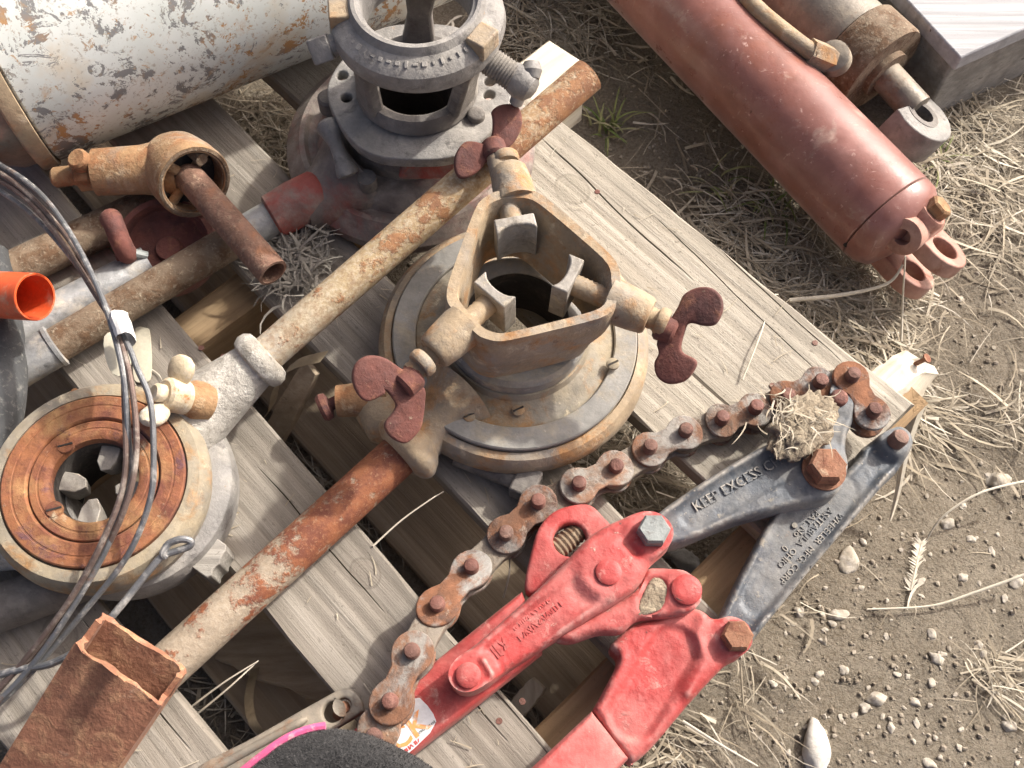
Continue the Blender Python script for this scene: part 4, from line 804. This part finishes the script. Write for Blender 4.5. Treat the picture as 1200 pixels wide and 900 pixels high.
# ------------------------------------------------------------------ pipe head / yoke
t0 = P(228, 214, .193)
t = thing('pipe_wrench_head', 'ochre rusted yoke head with round socket and short pipe handle', 'tool head', V((t0.x, t0.y, ZD)))
d = V((.60, -.72, .34)).normalized(); dn = V((.62, -.78, .06)).normalized()
hd_ = MB().lathe([(0, -.062), (.014, -.060), (.024, -.052), (.0295, -.040), (.0318, -.02), (.0322, -.003), (.0310, 0), (.0262, 0), (.0255, -.003), (.0255, -.018), (0, -.0185)], t0, d, 56).build('head', M['cast_ochre'], t)
x_, y_, _ = frame(d)
for k in range(4):
    a = k*math.pi/2+.5; v_ = x_*math.cos(a)+y_*math.sin(a); MB().tube([t0-d*.012, t0-d*.012+v_*.0258], .0042, 10).build('spoke', M['cast_ochre'], hd_)
MB().lathe([(.0253, -.0176), (0, -.0174)], t0, d, 40).build('socket_floor', M['shade_black'], hd_)  # dark floor paints the shade between the spokes
MB().lathe([(.0253, -.002), (.0283, .0012), (.0305, .0005)], t0, d, 48, cap=False).build('socket_rim', M['brown_pipe'], hd_)
ctr = t0-d*.032; nk = P(112, 202, .186)
MB().tube([ctr, ctr.lerp(nk, .45), nk, nk+(nk-ctr).normalized()*.001], [.026, .0205, .0195, .017], 28).build('neck', M['cast_ochre'], t)
nd = (P(65, 208, .184)-nk).normalized()
MB().tube([nk, nk+nd*.003, nk+nd*.014, nk+nd*.016], [.012, .0145, .0145, .011], 6).build('nut', M['cast_ochre'], t)
MB().lathe([(.006, 0), (.009, .001), (.009, .010), (.007, .012), (0, .012)], P(99, 192, .197), V((-.2, -.2, 1)), 16).build('stud', M['cast_ochre'], t)
MB().tube([nk, nk+nd*.034, nk+nd*.036], [.0085, .0085, .007], 16).build('bolt', M['cast_ochre'], t)
p0 = t0-d*.014+V((0, 0, .002)); p1 = P(320, 320, .186)
pd_ = (p1-p0).normalized(); Lp = (p1-p0).length
MB().lathe([(0, -.006), (.0085, -.004), (.0125, .002), (.0128, Lp), (.0105, Lp+.0002), (.0100, Lp-.07), (0, Lp-.07)], p0, pd_, 32).build('handle', M['red_brown'], t); 
MB().tube([p0+V((.006, .014, .012)), p0+V((.016, .004, .0145))], .0052, 12).build('pin', M['brown_pipe'], t)

# ------------------------------------------------------------------ loose pipes
def pipe(label, a, b, r, mt, wall=.003, name='steel_pipe', group=None):
    a, b = V(a), V(b); L = (b-a).length; o = MB().lathe([(r, 0), (r, L), (r-.0004, L+.0006), (r-wall, L+.0004), (r-wall, 0)], a, b-a, 32, closed=True).build(name, mt, None, org=(a+b)/2-V((0, 0, r)))
    return tag(o, label, 'pipe', group)
pipe('grey galvanized pipe with a ragged end beside the brown threader handle', P(-60, 432, .144), P(176, 310, .144), .0165, M['galvanized'])
pipe('dull brown pipe lying under the ochre yoke head', P(-60, 352, .144), P(196, 232, .144), .0165, M['brown_pipe'])
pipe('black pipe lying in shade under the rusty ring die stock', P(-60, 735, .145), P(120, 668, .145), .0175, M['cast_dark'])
end = P(41, 348, .215); dd = V((.874, -.254, .36)).normalized(); a = end-dd*.16; L = .16; r = .0182
t = thing('orange_tube', 'bright orange powder coated tube with open end', 'tube', end-dd*.08-V((0, 0, r)))
MB().lathe([(r, 0), (r, L), (r-.0005, L+.0006), (r-.0018, L+.0004), (r-.0020, L-.08), (r-.0020, 0)], a, dd, 48, closed=True).build('tube', M['orange'], t)
hc = P(3, 351, .2); cv = toward_camera(hc); hp_ = a+dd*(hc-a).dot(dd); hv = (cv-dd*cv.dot(dd)).normalized(); MB().lathe([(.0036, 0), (.0034, .0004), (0, .0004)], hp_+hv*(r-.0001), hv, 16).build('pin_hole', M['shade_black'], t)  # flat dark disc, painted shade in place of an open hole
# black rubber edge at the left
path = spline([P(-14, 300, .16), P(2, 390, .165), P(6, 440, .165), P(-2, 500, .165), P(-30, 580, .16)], 8)
o = MB().tube(path, .0165, 20).build('rubber_hose', M['rubber'], None, org=P(0, 420, ZD)); tag(o, 'dark grey rubber hose curving below the orange tube', 'hose')
# dark red sheave with hook
sc_ = P(200, 296, .142)
t = thing('pulley_block', 'dark red dished pulley wedged between pipes with a hook on its rim', 'pulley', V((sc_.x, sc_.y, ZD)))
sx_ = V((.10, -.25, .96)).normalized()
MB().lathe([(0, -.010), (.034, -.010), (.041, -.006), (.0425, .008), (.041, .012), (.036, .0125), (.0345, .009), (.034, .002), (.030, -.002), (.012, -.003), (.010, .002), (0, .003)], sc_+V((0, 0, .006)), sx_, 64).build('sheave', M['rust_red'], t)
MB().tube(spline([P(128, 254, .178), P(133, 262, .182), P(140, 280, .176), P(148, 296, .166), P(156, 301, .158)], 5), [.004, .0075, .009, .009, .0088]+[.0085]*12+[.008, .007, .006, .004], 16).build('hook', M['rust_red'], t)
MB().tube([P(158, 297, .164), P(172, 300, .158)], .004, 10).build('hook_pin', M['bolt_grey'], t)
# dark rod under the die stock
o = thing('eye_bolt', 'dark steel rod with square head poking from under the die stock', 'bolt', P(600, 570, ZD))
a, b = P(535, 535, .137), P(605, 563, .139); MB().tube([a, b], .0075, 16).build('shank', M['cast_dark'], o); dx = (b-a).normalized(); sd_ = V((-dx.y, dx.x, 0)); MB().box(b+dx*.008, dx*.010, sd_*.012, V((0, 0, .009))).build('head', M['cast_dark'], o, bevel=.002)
# square rusty tube, bottom left
c_up = P(140, 788, .222); axd = (P(140, 788, .222)-P(58, 915, .168)).normalized(); wv = (P(190, 800, .222)-P(88, 778, .222)); wv = (wv-axd*wv.dot(axd)).normalized(); nv = wv.cross(axd).normalized(); nv = nv if nv.z > 0 else -nv
t = thing('square_tube', 'heavily rusted square steel tube leaning over the speckled pipe handle', 'tube', P(90, 860, ZD))
hw, hh, wl, LL = .0335, .0125, .0040, .22
c_ = c_up-nv*hh
def sq(k, along, inner=0): return [c_+axd*along+wv*((hw-inner)*a)+nv*((hh-inner)*b) for a, b in ((-1, -1), (1, -1), (1, 1), (-1, 1))]
ls = []
for inner, alongs in ((0, (-LL, -LL*.66, -LL*.33, -.003, 0)), (wl, (-.0005, -.06, -LL))):
    for al in alongs:
        c4 = sq(0, al, inner); q = [c4[i].lerp(c4[(i+1) % 4], f_) for i in range(4) for f_ in (.03, .1, .2, .3, .4, .5, .6, .7, .8, .9, .97)]; q = [p+V((random.uniform(-1, 1), random.uniform(-1, 1), random.uniform(-1, 1)))*.0007 for p in q]
        if al in (0, -.0005): q = [p+axd*((-.002 if (p-c_).dot(nv) > 0 else .012)+  .0035*noise.noise(V((p.x*70, p.y*70, 3)))+.0013*noise.noise(V((p.x*260, p.y*260, 3)))) for p in q]
        ls.append(q)
MB().loops(ls).build('wall', M['rust_orange'], t, ang=50)
# perforated flat bar and fuzzy item at the bottom
t = thing('slotted_bar', 'grey steel bar with rounded end and keyhole slot beside the red handle', 'bar', P(330, 860, ZD))
plate_px('bar', [(225, 905), (300, 862), (378, 818), (404, 806), (420, 814), (426, 830), (416, 840), (330, 890), (268, 930)], .150, .009, M['steel_brown'], t, bev=.002, holes=[(390, 834, .0072), (402, 827, .0052)])
rib([(232, 912), (300, 874), (360, 842)], .1505, .003, t, M['steel_brown'])
MB().tube([P(396, 838, .13), P(404, 828, .147)], .004, 12).build('bolt', M['bolt_rust'], t)
t = thing('fleece_cap', 'rounded black fuzzy fabric cap with pink trim over the chain end', 'cap', P(400, 900, .2))
rim = [P(a, b, .232) for a, b in ((272, 915), (300, 893), (335, 866), (376, 852), (420, 855), (462, 872), (500, 893), (530, 918), (535, 980), (470, 1030), (360, 1030), (280, 980))]
rim = chaikin(rim, 2); cR = sum(rim, V((0, 0, 0)))/len(rim); ls = [[p+V((0, 0, -.030)) for p in rim], [p+V((0, 0, -.006)) for p in rim]]
for k in range(1, 7):
    q = k/6; ls.append([p.lerp(cR, 1-math.cos(q*math.pi/2)*1.0 if False else q**1.6*.97)+V((0, 0, .016*math.sin(q*math.pi/2))) for p in rim])
capo = MB().loops(ls, closed=False).build('shell', M['felt'], t, ang=80)
MB().tube([p+V((0, 0, -.002))+(p-cR).normalized()*.0016 for p in rim[:12]], .0026, 8).build('trim', M['pink'], t)
mb = MB()
for i in range(14000):
    l = random.randrange(1, len(ls)-2); k = random.randrange(len(rim)); u, v = random.random(), random.random(); k2 = (k+1) % len(rim)
    p = ls[l][k].lerp(ls[l][k2], u).lerp(ls[l+1][k].lerp(ls[l+1][k2], u), v); nrm = (p-(cR-V((0, 0, .03)))).normalized()
    dr = (nrm+V((random.uniform(-.9, .9), random.uniform(-.9, .9), random.uniform(-.9, .9)))).normalized(); s = dr.cross(V((random.random(), random.random(), random.random()))).normalized()*.00016
    mb.add([p-s, p+s, p+dr*random.uniform(.0009, .0021)], [[0, 1, 2]])
me = bpy.data.meshes.new('fuzz'); me.from_pydata([tuple(p) for p in mb.v], [], mb.f); o = link('fuzz', me, M['fuzz'], t, smooth=False); tag(o, kind='stuff')

# ------------------------------------------------------------------ wires and tags
def wire(label, pts, r, mt):
    path = spline([P(*p) for p in pts], 8); o = MB().tube(path, r, 10).build('steel_wire', mt, None, org=P(*pts[len(pts)//2])); return tag(o, label, 'wire', 'wires looped over the ring die stock')
wire('bright grey wire lying on top of the taped wire bundle', [(-40, 172, .20), (30, 212, .23), (75, 262, .25), (118, 345, .262), (143, 430, .26), (150, 505, .245), (151, 560, .23), (126, 640, .215), (70, 735, .19), (20, 800, .17), (-30, 845, .16)], .0021, M['wire_grey'])
wire('thicker rust brown wire running beside the grey wire in the taped bundle', [(-40, 190, .20), (25, 228, .225), (70, 280, .242), (112, 345, .255), (135, 385, .26), (152, 440, .258), (160, 520, .245), (148, 590, .23), (110, 668, .205), (45, 760, .178), (-30, 830, .158)], .0021, M['wire_brown'])
wire('grey wire that bends away past the cream wing screw', [(-40, 200, .198), (28, 243, .22), (82, 300, .24), (125, 362, .255), (150, 405, .26), (160, 430, .258), (176, 470, .25), (180, 530, .24), (176, 585, .228), (150, 650, .21), (100, 715, .19), (30, 795, .168), (-30, 850, .155)], .0021, M['wire_grey'])
wire('thin rust brown wire under the other wires of the taped bundle', [(-40, 182, .203), (20, 216, .225), (80, 280, .243), (120, 350, .252), (141, 400, .256), (146, 470, .25), (146, 560, .236), (122, 630, .222), (80, 706, .20), (20, 784, .172), (-30, 838, .157)], .0021, M['wire_brown'])
wire('steel wire ending in a twisted eye below the ring die stock', [(-30, 800, .165), (20, 785, .172), (62, 777, .178), (104, 752, .186), (140, 712, .192), (172, 672, .196), (190, 652, .197), (206, 646, .197), (222, 640, .198), (223, 634, .200), (212, 632, .202), (198, 637, .201), (191, 648, .200), (194, 653, .197)], .0026, M['wire_grey'])
o = plate_px('paper_tag', [(120, 396), (128, 388), (150, 384), (156, 400), (152, 438), (134, 442), (124, 424)], .238, .0008, M['paper'], None, bev=.0002, rnd=1, org=P(138, 415, .238)); tag(o, 'cream paper tag hanging from the wires', 'tag')
o = plate_px('plastic_strip', [(157, 388), (170, 384), (176, 392), (177, 440), (166, 448), (156, 440)], .1295, .0016, M['paper'], None, bev=.0004, rnd=2, org=P(166, 415, .1295)); tag(o, 'rounded pale strip with small holes lying on the board', 'strip')
tp = P(144, 385, .262); dw = (P(148, 400, .262)-P(139, 370, .262)).normalized(); x_, y_, _ = frame(dw)
ls = []
for s in (-.0095, -.004, .004, .0095):
    ls.append([tp+dw*s+x_*.0105*math.cos(a)*(1+random.uniform(-.15, .15))+y_*.0062*math.sin(a)*(1+random.uniform(-.15, .15)) for a in [2*math.pi*k/14 for k in range(14)]])
o = MB().loops(ls, closed=False).build('tape_wrap', M['tape'], None, org=tp, ang=20); tag(o, 'white tape wrapped round the bundle of wires', 'tape')

# ------------------------------------------------------------------ wood scraps, strap, fibres
def scrap(label, a, b, wd, z0, z1, th, mt, cat='wood scrap', name='wood_scrap'):
    p, q = P(*a, z0), P(*b, z1); d = (q-p); s = V((-d.y, d.x, 0)).normalized(); n_ = d.normalized().cross(s); pts = []
    k = 8; ls = []
    for i in range(k+1):
        c = p.lerp(q, i/k); e = wd*(1-.25*(i/k)**3)*(1+.08*random.uniform(-1, 1)); ls.append([c-s*e-n_*th, c+s*e-n_*th, c+s*e+n_*th, c-s*e+n_*th])
    mb = MB().loops(ls, closed=False); mb.f += [[0, 1, 2, 3], [k*4, k*4+1, k*4+2, k*4+3]]
    o = mb.build(name, mt, None, org=(p+q)/2, bevel=.0008); return tag(o, label, cat)
scrap('pale wooden slat slanting into the gap between deck boards', (322, 510), (366, 430), .012, .05, .118, .003, M['low_board'])
scrap('broken brown slat wedged below the deck in the dark gap', (270, 745), (400, 800), .022, .03, .05, .006, M['low_board'])
scrap('small wood splinter under the red handle', (606, 832), (632, 800), .008, .05, .06, .004, M['fresh'])
scrap('square wood chock beside the ring die stock', (228, 668), (256, 634), .017, .140, .140, .013, M['bark_grey'], 'wood block', 'wood_block')
path = spline([P(300, 500, .06), P(318, 478, .09), P(325, 450, .12), P(345, 428, .135), P(380, 418, .134)], 6); ls = []
for i, p in enumerate(path): s = V((.5, .6, .3)).normalized(); ls.append([p-s*.006, p+s*.006, p+s*.006+V((0, 0, .0006)), p-s*.006+V((0, 0, .0006))])
o = MB().loops(ls, closed=False).build('strapping', M['strap'], None, org=P(335, 445, .10)); tag(o, 'curled tan packing strap rising from the gap', 'strap')
path = spline([P(300, 780, .04), P(292, 815, .06), P(296, 845, .07), P(310, 862, .06)], 6); ls = []
for i, p in enumerate(path): s = V((.8, .1, .3)).normalized(); ls.append([p-s*.004, p+s*.004, p+s*.004+V((0, 0, .0006)), p-s*.004+V((0, 0, .0006))])
o = MB().loops(ls, closed=False).build('strapping', M['strap'], None, org=P(296, 830, .06)); tag(o, 'narrow tan strap curling in the dark gap near the slotted bar', 'strap')
def blade(mb, p, ang, L, wd, lift=0, curl=0, z=None, seg=4, flat=True, follow=True):
    q = V(p); a = ang; vs = []; n0 = len(mb.v); el = lift
    for i in range(seg+1):
        s = V((-math.sin(a), math.cos(a), random.uniform(-.5, .5))); ww = wd*(1-.75*(i/seg)**2)/2
        vs += [q-s*ww, q+s*ww]; q = q+V((math.cos(a)*math.cos(el), math.sin(a)*math.cos(el), math.sin(el)))*(L/seg); a += curl*random.uniform(.3, 1.3)/seg; el -= lift*1.6/seg
        if follow: q.z = max(q.z, gz(q.x, q.y)+.001)
    mb.v += vs; mb.f += [[n0+2*i, n0+2*i+1, n0+2*i+3, n0+2*i+2] for i in range(seg)]
def flush(mb, name, mt):
    me = bpy.data.meshes.new(name); me.from_pydata([tuple(p) for p in mb.v], [], mb.f); return link(name, me, mt, None, ang=180)
# frayed grey fibres by the yoke handle
mb = MB(); c = P(345, 300, ZD)
for i in range(420):
    a = P(random.gauss(346, 17), random.gauss(300, 22), ZD+random.uniform(.001, .022)); blade(mb, a, random.gauss(2.4, .8) if i % 2 else random.uniform(0, 6.3), random.uniform(.012, .038), random.uniform(.0006, .0028), random.uniform(-.3, .5), random.uniform(-2.4, 2.4), follow=False)
me = bpy.data.meshes.new('frayed_fibre'); me.from_pydata([tuple(p) for p in mb.v], [], mb.f); o = link('frayed_fibre', me, M['fiber'], None, org=c, ang=180); tag(o, 'grey frayed shred of bark fibre beside the short pipe handle', 'bark shred')
# mud and grass clod on the jaw
c = P(941, 499, .173); mb = MB(); bm = bmesh.new(); bmesh.ops.create_icosphere(bm, subdivisions=5, radius=1)
e0, e1, e2 = P(905, 545, .17)-P(975, 470, .17), P(975, 540, .17)-P(905, 480, .17), None
for v in bm.verts:
    d_ = v.co.copy(); r = 1+.28*noise.noise(d_*2.2)+.16*noise.noise(d_*6)+.09*noise.noise(d_*15); v.co = c+V((e0.x*d_.x*.42+e1.x*d_.y*.33, e0.y*d_.x*.42+e1.y*d_.y*.33, 0))*r+V((0, 0, d_.z*.0075*r))
me = bpy.data.meshes.new('mud'); bm.to_mesh(me); bm.free(); t = thing('mud_clod', 'dried mud and grass clod caked on the upper jaw', 'mud', c)
link('mud', me, M['mud'], t, ang=180); mb = MB()
for i in range(70):
    a = P(random.gauss(932, 17), random.gauss(488, 15), .180+random.uniform(0, .007)); blade(mb, a, random.uniform(0, 6.3), random.uniform(.006, .024), random.uniform(.0007, .0016), random.uniform(-.2, .5), random.uniform(-2.5, 2.5), follow=False)
me = bpy.data.meshes.new('roots'); me.from_pydata([tuple(p) for p in mb.v], [], mb.f); o = link('roots', me, M['straw'], t, ang=180); tag(o, kind='stuff')

# ------------------------------------------------------------------ straw, clods, pebbles, stalks, green tufts
random.seed(11)
def inside_pallet(p):
    u, v = uv(p); return u < uS+.04 and v < vA+.012
mb, mp, md = MB(), MB(), MB()
patches = [(850, 280, 95, 60, 620), (930, 330, 70, 50, 420), (790, 200, 60, 50, 45), (1010, 350, 60, 40, 320), (1140, 160, 60, 70, 430), (1180, 260, 50, 60, 150), (1080, 220, 60, 50, 130), (635, 30, 45, 40, 520), (700, 40, 40, 40, 90), (310, 160, 45, 50, 420), (1070, 480, 40, 50, 150), (1000, 400, 60, 30, 200), (850, 830, 50, 45, 25), (1160, 790, 25, 25, 70), (790, 880, 50, 35, 60), (760, 520, 60, 50, 160), (720, 560, 40, 40, 90), (440, 520, 80, 90, 260), (400, 560, 60, 80, 160), (640, 800, 60, 60, 120), (300, 800, 90, 70, 160), (1100, 350, 80, 60, 40), (950, 250, 60, 50, 180), (1000, 700, 150, 120, 20), (760, 90, 40, 50, 20), (1190, 480, 30, 60, 60)]
for cx, cy, sx, sy, cnt in patches:
    for i in range(int(cnt*1.15)):
        p = P(random.gauss(cx, sx*.6), random.gauss(cy, sy*.6), 0); p.z = gz(p.x, p.y)+random.uniform(.001, .012)
        far = inside_pallet(p); tgt = mp if random.random() < .10 else (md if random.random() < .45 else mb)
        blade(tgt, p, random.uniform(0, 6.3) if random.random() < .6 else random.gauss(-.7, .5), random.uniform(.012, .062), random.uniform(.0005, .0015) if random.random() < .82 else random.uniform(.002, .0034), random.uniform(-.05, .30), random.uniform(-1.3, 1.3))
for i in range(1100):
    p = V((random.uniform(-.8, .95), random.uniform(-.25, 1.35), 0)); p.z = gz(p.x, p.y)+.001
    if noise.noise(V((p.x*4, p.y*4, 20))) < .05 or (P(740, 160, 0)-p).length < .11: continue
    blade(md if random.random() < .6 else mb, p, random.uniform(0, 6.3), random.uniform(.01, .05), random.uniform(.0006, .0015), random.uniform(0, .12), random.uniform(-1, 1))
tag(flush(mb, 'dry_grass', M['straw']), 'matted dry straw on the dirt', 'straw', kind='stuff')
tag(flush(mp, 'dry_grass', M['straw_pale']), 'bleached pale straw scattered on the dirt', 'straw', kind='stuff')
tag(flush(md, 'dry_grass', M['straw_dull']), 'dull brown straw litter on the dirt', 'straw', kind='stuff')
ml = MB()
for i in range(230):
    ea, eb, ue_ = random.choice(deck_edges); u_ = random.uniform(-.35, uS); q_ = (u_-U0)/(ue_-U0); v_ = random.uniform(min(ea[0]+(ea[1]-ea[0])*q_, eb[0]+(eb[1]-eb[0])*q_)+.012, max(ea[0]+(ea[1]-ea[0])*q_, eb[0]+(eb[1]-eb[0])*q_)-.012); p = po+pu*u_+pv*v_; p.z = ZD+.0012
    blade(ml, p, random.uniform(0, 6.3), random.uniform(.004, .024), random.uniform(.0004, .0011), random.uniform(0, .15), random.uniform(-1, 1), follow=False)
tag(flush(ml, 'chaff', M['straw']), 'fine chaff scattered over the pallet boards', 'chaff', kind='stuff')
ico = bmesh.new(); bmesh.ops.create_icosphere(ico, subdivisions=1, radius=1); iv = [v.co.copy() for v in ico.verts]; ifc = [[v.index for v in f.verts] for f in ico.faces]; ico.free()
vs, fs = [], []
for i in range(11000):
    if i < 7500: p = P(random.uniform(690, 1230), random.uniform(-10, 930), 0)
    else: p = V((random.uniform(-.8, .95), random.uniform(-.25, 1.35), 0))
    s = .0005+.0024*random.random()**5; z = gz(p.x, p.y); n0 = len(vs); rs = [random.uniform(.45, 1.4) for _ in iv]; fl_ = random.uniform(.5, .9)
    vs += [(p.x+v.x*s*k, p.y+v.y*s*k, z+v.z*s*k*fl_+s*.3) for v, k in zip(iv, rs)]; fs += [[a+n0 for a in f] for f in ifc]
me = bpy.data.meshes.new('soil_crumbs'); me.from_pydata(vs, [], fs); o = link('soil_crumbs', me, M['clod'], None, smooth=False); tag(o, 'loose soil crumbs and grit over the ground', 'soil', kind='stuff')
def stone(px, py, size, mt, label, group=None, elong=1.3, name='pebble', z=None):
    p = P(px, py, 0); g_ = gz(p.x, p.y) if z is None else z; bm = bmesh.new(); bmesh.ops.create_icosphere(bm, subdivisions=3, radius=1); a = random.uniform(0, 3.1); sd = random.uniform(0, 50); fac = [V((random.gauss(0, 1), random.gauss(0, 1), random.gauss(0, 1))).normalized() for _ in range(5)]
    for v in bm.verts:
        d_ = v.co.copy(); c_n = max(abs(d_.dot(q)) for q in fac); r = (.78/max(c_n, .62))*(1+.28*noise.noise(d_*1.1+V((sd, 0, 0)))+.08*noise.noise(d_*4+V((sd, 0, 0)))); x, y = d_.x*r*size*elong, d_.y*r*size
        v.co = V((x*math.cos(a)-y*math.sin(a), x*math.sin(a)+y*math.cos(a), d_.z*r*size*.6))
    me = bpy.data.meshes.new(name); bm.to_mesh(me); bm.free(); o = link(name, me, mt, None, ang=180); o.location = (p.x, p.y, g_+size*.05); return tag(o, label, 'pebble', group)
pl = 'small pale pebble lying on the dry dirt'; pgp = 'pebbles scattered on the dirt'
for x, y, s in ((938, 716, 7), (983, 720, 9), (976, 730, 5), (1028, 818, 10), (1015, 828, 6), (1052, 790, 4), (990, 785, 5), (1092, 743, 7), (1096, 772, 8), (1073, 822, 6), (1045, 852, 6), (1100, 772, 5), (1064, 792, 4), (1112, 612, 8), (1014, 634, 5), (1092, 800, 5), (1003, 838, 4), (1090, 895, 7), (1150, 755, 6), (1130, 345, 6), (688, 125, 6), (780, 290, 5), (868, 245, 4), (1186, 850, 8), (1155, 765, 5), (1080, 680, 5), (1165, 555, 5), (1132, 590, 5), (1194, 680, 8), (1130, 676, 7), (960, 790, 4), (905, 800, 4), (1040, 745, 4), (775, 625, 5), (822, 600, 5), (735, 590, 4), (1140, 630, 5), (1180, 700, 5)):
    stone(x, y, s/1550, M['stone'], pl, pgp, random.uniform(1.05, 1.5))
for k in range(70):
    stone(random.uniform(900, 1200), random.uniform(560, 900), random.uniform(1.8, 4.2)/1550, M['stone'], pl, pgp, random.uniform(1.05, 1.6))
for k in range(16):
    stone(random.uniform(730, 870), random.uniform(100, 260), random.uniform(1.5, 3.2)/1550, M['stone'], pl, pgp, random.uniform(1.05, 1.6))
stone(806, 660, .0105, M['stone_grey'], 'large grey pebble in the gap next to the red hinge', None, 1.25); stone(786, 648, .007, M['stone_grey'], 'smaller grey pebble beside the largest pebble in the gap', None, 1.1)
stone(1175, 558, .0085, M['stone'], 'flat white stone on bare dirt above the seed stalks', None, 1.5)
o = stone(957, 880, .0135, M['white_stone'], 'long white stone fragment on the dirt below the red casting', None, 1.7); o['label'] = 'largest long white stone fragment lying on bare dirt'
stone(996, 656, .0075, M['stone'], 'angular pale stone chip beside the lower jaw', None, 1.5)
stone(376, 446, .011, M['stone_grey'], 'rough grey stone between the strap and latch knob', None, 1.3, z=.10)
def stalk(label, pts, r, mt=None, taper=True, group=None):
    path = spline([P(*p) for p in pts], 8); n_ = len(path); path = [V((p.x, p.y, max(p.z, gz(p.x, p.y)+.001))) if p.z < .05 else p for p in path]
    o = MB().tube(path, [r*(1-.5*k/n_) for k in range(n_)] if taper else r, 7).build('grass_stalk', mt or M['straw_pale'], None, org=path[n_//2]); return tag(o, label, 'stalk', group)
stalk('long curved grass stalk arching over bare dirt above the seed head', [(1210, 562, .03), (1150, 577, .035), (1105, 605, .025), (1086, 632, .008)], .0013)
stalk('pale stalk lying across the dirt below the seed head', [(1210, 670, .02), (1140, 695, .01), (1090, 710, .006), (1016, 714, .004)], .0014)
stalk('pale ribbon of grass curling under the clevis eyes', [(925, 352, .03), (990, 345, .035), (1040, 332, .045), (1058, 310, .055)], .0022)
stalk('upright dry stem rising beside the clevis', [(1056, 400, .012), (1058, 350, .04), (1061, 300, .085)], .0013)
stalk('pale stem lying from the split board into the straw', [(870, 445, .13), (890, 395, .132), (905, 350, .11), (912, 345, .09)], .0008)
stalk('thin straws crossing the gap under the rusty pipe', [(437, 640, .129), (470, 610, .132), (505, 585, .134), (520, 576, .13)], .0008)
stalk('two thin straws hanging in the gap beside the chain', [(590, 700, .11), (597, 670, .13), (596, 640, .10)], .0009)
stalk('stiff straw pointing down the gap by the slotted bar', [(222, 830, .10), (262, 800, .115), (302, 775, .12)], .0009)
stalk('second stiff straw leaning in the gap by the slotted bar', [(232, 836, .10), (268, 806, .115), (303, 774, .118)], .0009)
stalk('dark stem lying beside the red casting', [(868, 780, .01), (872, 830, .008), (880, 870, .006)], .0011, M['straw_dull'])
stalk('dry stem lying flat below the red casting', [(800, 845, .01), (840, 870, .012), (888, 898, .01)], .0014)
t = thing('seed_head', 'dry bristly grass seed head below the arching stalk', 'seed head', P(1078, 655, 0)); mb = MB()
path = spline([P(1086, 632, .010), P(1078, 655, .006), P(1070, 690, .006)], 12)
for i, p in enumerate(path):
    p.z = gz(p.x, p.y)+.003
    for s in (-1, 1): blade(mb, p, math.pi/2+s*.8+random.uniform(-.3, .3), random.uniform(.005, .009), .0018, random.uniform(0, .4), 0, follow=False, seg=2)
me = bpy.data.meshes.new('bristles'); me.from_pydata([tuple(p) for p in mb.v], [], mb.f); link('bristles', me, M['straw_pale'], t); MB().tube(path, .0009, 6).build('stem', M['straw_pale'], t)
for i, (x, y, cnt, lab) in enumerate(((712, 150, 26, 'green grass tuft at the edge of the pale pallet board'), (905, 242, 22, 'green grass tuft beside the middle of the maroon cylinder'), (838, 205, 6, 'single green blades rising along the maroon cylinder'), (845, 215, 6, 'few green blades in the straw between board and cylinder'), (1100, 185, 10, 'short green blades under the loose rod eye'))):
    mb = MB(); c = P(x, y, 0); c.z = gz(c.x, c.y)
    for k in range(cnt):
        p = c+V((random.gauss(0, .008), random.gauss(0, .008), 0)); blade(mb, p, random.uniform(0, 6.3), random.uniform(.015, .05), random.uniform(.0015, .0032), random.uniform(.5, 1.3), random.uniform(-.6, .6), seg=5)
    me = bpy.data.meshes.new('grass_tuft'); me.from_pydata([tuple(p) for p in mb.v], [], mb.f); o = link('grass_tuft', me, M['green'], None, org=c, ang=180); tag(o, lab, 'grass tuft')
